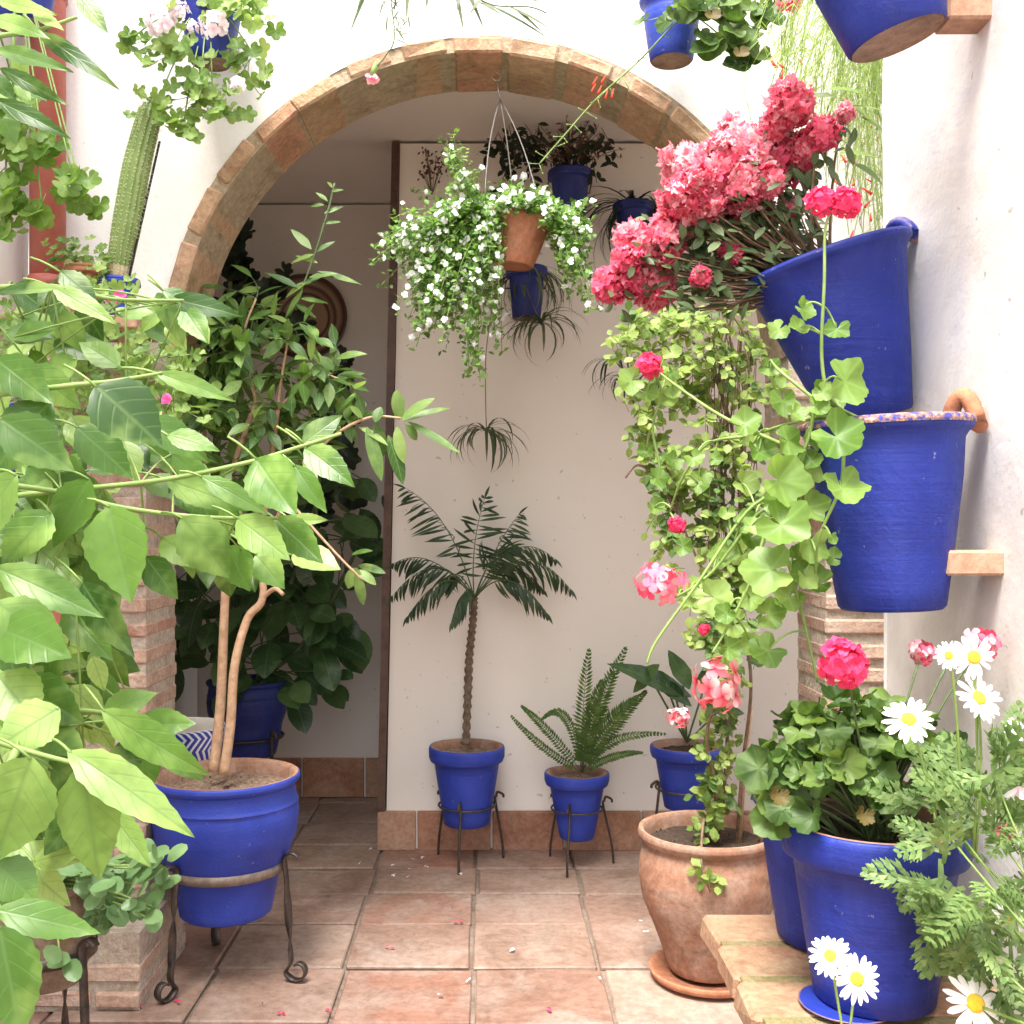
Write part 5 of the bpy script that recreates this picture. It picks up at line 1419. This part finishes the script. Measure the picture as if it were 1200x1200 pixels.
HL = [ # base x,y  tip x,y  width  depth
 (128,592,146,703,80,1.15),(213,606,267,680,62,1.2),(278,607,329,653,46,1.25),(322,607,373,661,42,1.28),(300,537,341,604,62,1.25),(355,520,402,487,30,1.3),(358,525,408,566,38,1.3),
 (235,558,311,606,26,1.28),(195,562,286,602,38,1.35),(196,510,254,528,30,1.3),(112,452,184,522,78,1.15),(183,437,270,472,24,1.2),(60,470,-20,560,70,1.2),(0,490,78,553,60,1.1),(20,555,-40,640,70,1.15),
 (268,640,288,692,44,1.4),(300,650,330,690,36,1.42),(190,630,235,668,40,1.45),(345,545,378,600,28,1.4),(340,610,382,612,18,1.35),
 (37,887,-5,1012,98,.98),(97,895,113,1036,72,1.0),(80,880,213,979,52,1.0),(120,832,231,919,46,1.15),(-5,1066,112,1100,44,.95),(0,1085,22,1215,80,.92),(118,838,181,813,38,1.2),(160,850,225,851,40,1.2),(100,945,50,1000,50,1.1),(128,950,172,1018,34,1.1),
 (43,37,127,98,22,1.3),(88,-8,122,34,24,1.25),(-5,57,78,87,24,1.3),(-5,117,74,162,24,1.25),(40,15,70,35,16,1.3),(0,80,70,122,20,1.35),(-10,20,45,40,24,1.2),(-5,0,60,20,20,1.3),
 (62,337,131,380,28,1.3),(-5,343,68,338,22,1.3),(70,318,110,352,30,1.35),(200,350,278,372,28,1.5),(190,340,232,358,20,1.5),(215,362,240,400,32,1.5),
 (-5,665,112,728,48,1.15),(75,712,126,772,42,1.25),(96,682,144,770,44,1.2),(-5,705,75,772,60,1.1),(-5,735,70,770,70,1.1),(10,640,-20,720,50,1.3),
 (60,600,5,660,60,1.2),(105,560,62,640,60,1.25),(170,490,240,540,40,1.35),(90,500,150,560,50,1.3),(30,430,90,480,44,1.25),(-5,420,50,470,50,1.2),(90,420,40,455,38,1.3),(140,430,90,400,34,1.4),(60,560,130,590,38,1.35),
 (20,800,90,850,60,1.15),(-5,790,40,850,70,1.1),(70,830,-5,880,60,1.05),(-5,940,45,990,50,1.05),(60,900,130,950,50,1.15),(-5,1010,40,1060,54,1.0),(40,1010,95,1000,30,1.1)]
for bx, by, tx, ty, w, Y in HL:
    dyy = uni(-.03, .03)
    b_ = P(bx, by, Y); e = P(tx, ty, Y-.02+dyy); L_ = (e-b_).length
    n_ = V((uni(-.25, .25), -1, uni(.15, .75)))
    lv.leaf(b_, e-b_+V((0, 0, L_*.08)), n_, L_*1.03, w/F*Y, 'ovate', 16, 3, uni(.1, .45), uni(.08, .3), .035, .012)
    s0 = b_+V((-uni(.02, .04), uni(0, .02), uni(.0, .03)))
    g.tube(bez(s0, s0.lerp(b_, .5)+V((0, 0, .004)), b_+(e-b_)*.02, 3), .0015, 5)
for ls, Y in (([(-60,590),(72,575),(187,563),(290,542),(350,524),(400,508)],1.3),([(-60,560),(60,575),(145,595),(240,606),(325,607)],1.26),([(-60,470),(70,453),(130,447),(190,437)],1.2),([(-60,850),(0,870),(50,885),(100,897)],1.0),([(-60,50),(0,42),(45,35),(90,20)],1.3),([(-60,340),(60,335),(130,350),(215,352)],1.4),([(-40,820),(60,830),(120,835),(165,850)],1.2),([(-60,690),(0,680),(80,690),(98,700)],1.2),([(-40,1050),(0,1065)],.97),([(-50,110),(0,115)],1.3)):
    pts = catmull([P(x, y, Y) for x, y in ls], 5); s0 = min(fp, key=lambda p: (p-pts[0]).length)
    pts = bez(s0, s0.lerp(pts[0], .6)+V((0, 0, .03)), pts[0], 5)[:-1]+pts; n = len(pts)
    g.tube(pts, [.0042-.0022*i/n for i in range(n)], 7); fp += pts[::2]
fill = [(40,540,70,90,.2,40,1.5),(40,720,60,80,.2,34,1.45),(110,640,60,60,.15,16,1.5),(50,860,70,70,.2,34,1.35),(20,970,50,60,.15,16,1.25),(130,520,70,50,.12,20,1.5),(40,420,60,40,.15,18,1.55),(90,800,50,40,.1,14,1.45),(160,880,30,30,.06,4,1.35),(10,90,40,60,.08,8,1.5),(100,760,50,30,.08,8,1.5),(20,620,40,60,.1,16,1.3),(230,570,60,30,.08,9,1.5),(180,370,50,20,.08,9,1.6),(50,350,60,25,.1,12,1.6),(280,640,50,30,.08,8,1.5)]
for cx, cy, rx, ry, dy, n, Y in fill:
    for _ in range(n):
        b_ = P(cx+R.gauss(0, .55)*rx, cy+R.gauss(0, .55)*ry, Y+uni(-dy, dy))
        d = V((uni(-.3, 1), uni(-.5, .2), uni(-1, .2))); L_ = uni(.04, .085)
        lv.leaf(b_, d, V((uni(-.4, .4), -.8, uni(.2, 1))), L_, L_*uni(.5, .66), 'ovate', 12, 2, uni(.1, .7), uni(.1, .35), .035, .012)
        s0 = min(R.sample(fp, 25), key=lambda p: (p-b_).length)
        if uni(0, 1) < .5 and (s0-b_).length < .3: g.tube(bez(s0, s0.lerp(b_, .5)+V((0, 0, .01)), b_, 4), .0014, 4)
lv.build('foliage', M['L_fore'], root); g.build('branches', M['stem'], root)

# ------------------------------------------------------------------ lower-left succulent in brown pot in stand
Yu = 2.25
ub = V((px2x(55, Yu), Yu, P(0, 1150, Yu).z))
root = thing('potted_kalanchoe', ub, 'fleshy round-leaved succulent in an old brown pot at the lower left', 'potted plant')
ut, m4 = make_pot(root, ub, .105, .07, .215, 'jar', 'oldpot', 'soil', basemat='oldpot', seg=40)
lv = MB(); g = MB()
for cx, cy, rx, ry, n in ((100,1030,45,28,34),(150,1040,35,30,28),(180,1000,18,12,8),(60,1010,30,14,10),(120,1075,25,18,14),(165,1070,25,18,10),(75,1120,10,18,4),(185,1030,18,22,10)):
    for _ in range(n):
        e = P(cx+R.gauss(0, .5)*rx, cy+R.gauss(0, .5)*ry, Yu-.07+uni(-.07, .06)); d = V((uni(-.6, 1), uni(-.7, .1), uni(-.6, .8)))
        l_ = uni(.032, .052); lv.leaf(e, d, V((uni(-.4, .4), -.6, .8)), l_, l_*.75, 'round', 5, 2, uni(-.3, .5), .25)
        if uni(0, 1) < .4: g.tube(bez(ut+rvec(.01), ut.lerp(e, .5)+V((0, 0, .03)), e, 5), .0024, 5)
lv.build('foliage', M['L_succ'], root); g.build('stems', M['stem'], root)
st = thing('plant_stand', (ub.x, ub.y, 0), 'dark twisted iron stand under the old brown pot at the lower left', 'plant stand')
zr2 = ub.z+.07
g = MB(); g.tube([V((ub.x+.098*math.cos(a), ub.y+.098*math.sin(a), zr2)) for a in [2*PI*i/40 for i in range(41)]], .01, flat=(.003, .012), cap=False); g.build('ring', M['iron'], st)
for a in (math.radians(-30), math.radians(-150), math.radians(95)):
    scroll_leg(st, V((ub.x, ub.y, 0)), V((math.cos(a), math.sin(a), 0)), .10, zr2, .16, .009)

# ------------------------------------------------------------------ fallen petals
g = MB()
for x, y, m_ in [(434,998,0),(473,998,0),(495,1008,0),(484,1010,0),(460,1017,0),(461,1029,0),(478,1031,0),(500,1019,0),(540,1027,0),(422,1014,0),(703,1151,0),(600,1117,0),(757,1096,0),(549,1153,0),(516,1170,0),(480,1022,0),(752,1083,0)]:
    Y = F*H/(y-VY); p = V((px2x(x, Y), Y, .012)); floret(g, p, V((uni(-.4, .4), uni(-.4, .4), 1)), .009, R.choice((2, 3, 5)), .1, 1, .9)
g.cur = 1
for x, y in ((456,1114),(161,1167),(208,1179),(386,1189),(160,1183),(537,1083),(330,1190),(640,1185)):
    Y = F*H/(y-VY); p = V((px2x(x, Y), Y, .011))
    for _ in range(2): g.leaf(p+rvec(.003), V((uni(-1, 1), uni(-1, 1), .15)), V((0, 0, 1)), .016, .01, 'petal', 3, 1, .3, .3)
g.cur = 2
for _ in range(60):
    p = V((uni(-.9, .5), uni(2.4, 4.0), .010)); g.leaf(p, V((uni(-1, 1), uni(-1, 1), .1)), V((0, 0, 1)), uni(.004, .011), .004, 'petal', 2, 1, .3, .3)
tag(g.build('fallen_petals', [M['P_white'], M['P_hot'], M['L_dry']]), 'scattered white and pink petals fallen on the tiled floor', 'petals', kind='stuff')

for o in bpy.data.objects:
    if '_o' in o: del o['_o']
    if o.name.startswith('hanging_wall_pot'): o['group'] = 'blue pots hung on the walls'
    if o.name.startswith('support_brick'): o['group'] = 'bricks sticking out of the right wall'

# ------------------------------------------------------------------ light, sky, camera
w = bpy.data.worlds.new('World'); scene.world = w; w.use_nodes = True
nt = w.node_tree; nt.nodes.clear()
sky = nt.nodes.new('ShaderNodeTexSky'); sky.sky_type = 'NISHITA'; sky.sun_disc = False
SE, SA = math.radians(67), math.radians(205)     # sun behind the viewer, a little to the left
sky.sun_elevation = SE; sky.sun_rotation = SA; sky.air_density = 1.0; sky.dust_density = 2.5
hs = nt.nodes.new('ShaderNodeHueSaturation'); hs.inputs['Saturation'].default_value = .3
bg = nt.nodes.new('ShaderNodeBackground'); bg.inputs[1].default_value = .15
wo = nt.nodes.new('ShaderNodeOutputWorld')
nt.links.new(sky.outputs[0], hs.inputs['Color']); nt.links.new(hs.outputs[0], bg.inputs[0]); nt.links.new(bg.outputs[0], wo.inputs[0])
sl = bpy.data.lights.new('sun', 'SUN'); sl.energy = 1.6; sl.angle = math.radians(22); sl.color = (1, .95, .87)
so = bpy.data.objects.new('sun', sl); COL.objects.link(so)
sdir = V((math.sin(SA)*math.cos(SE), math.cos(SA)*math.cos(SE), math.sin(SE)))
so.rotation_euler = sdir.to_track_quat('Z', 'Y').to_euler(); so.location = sdir*10

cam = bpy.data.cameras.new('camera'); co = bpy.data.objects.new('camera', cam); COL.objects.link(co)
co.location = (0, 0, H); co.rotation_euler = (PI/2, 0, 0)
cam.sensor_width = 36; cam.lens = 36*F/1200; cam.shift_x = (600-VX)/1200; cam.shift_y = -(600-VY)/1200
cam.shift_y = (VY-600)/1200
cam.clip_start = .05; cam.clip_end = 500
scene.camera = co
scene.view_settings.view_transform = 'Standard'; scene.view_settings.look = 'None'
scene.view_settings.exposure = 2.45; scene.view_settings.gamma = 1
scene.render.resolution_x = 1024; scene.render.resolution_y = 1024
if scene.render.engine == 'CYCLES' or True:
    scene.cycles.max_bounces = 10; scene.cycles.diffuse_bounces = 5
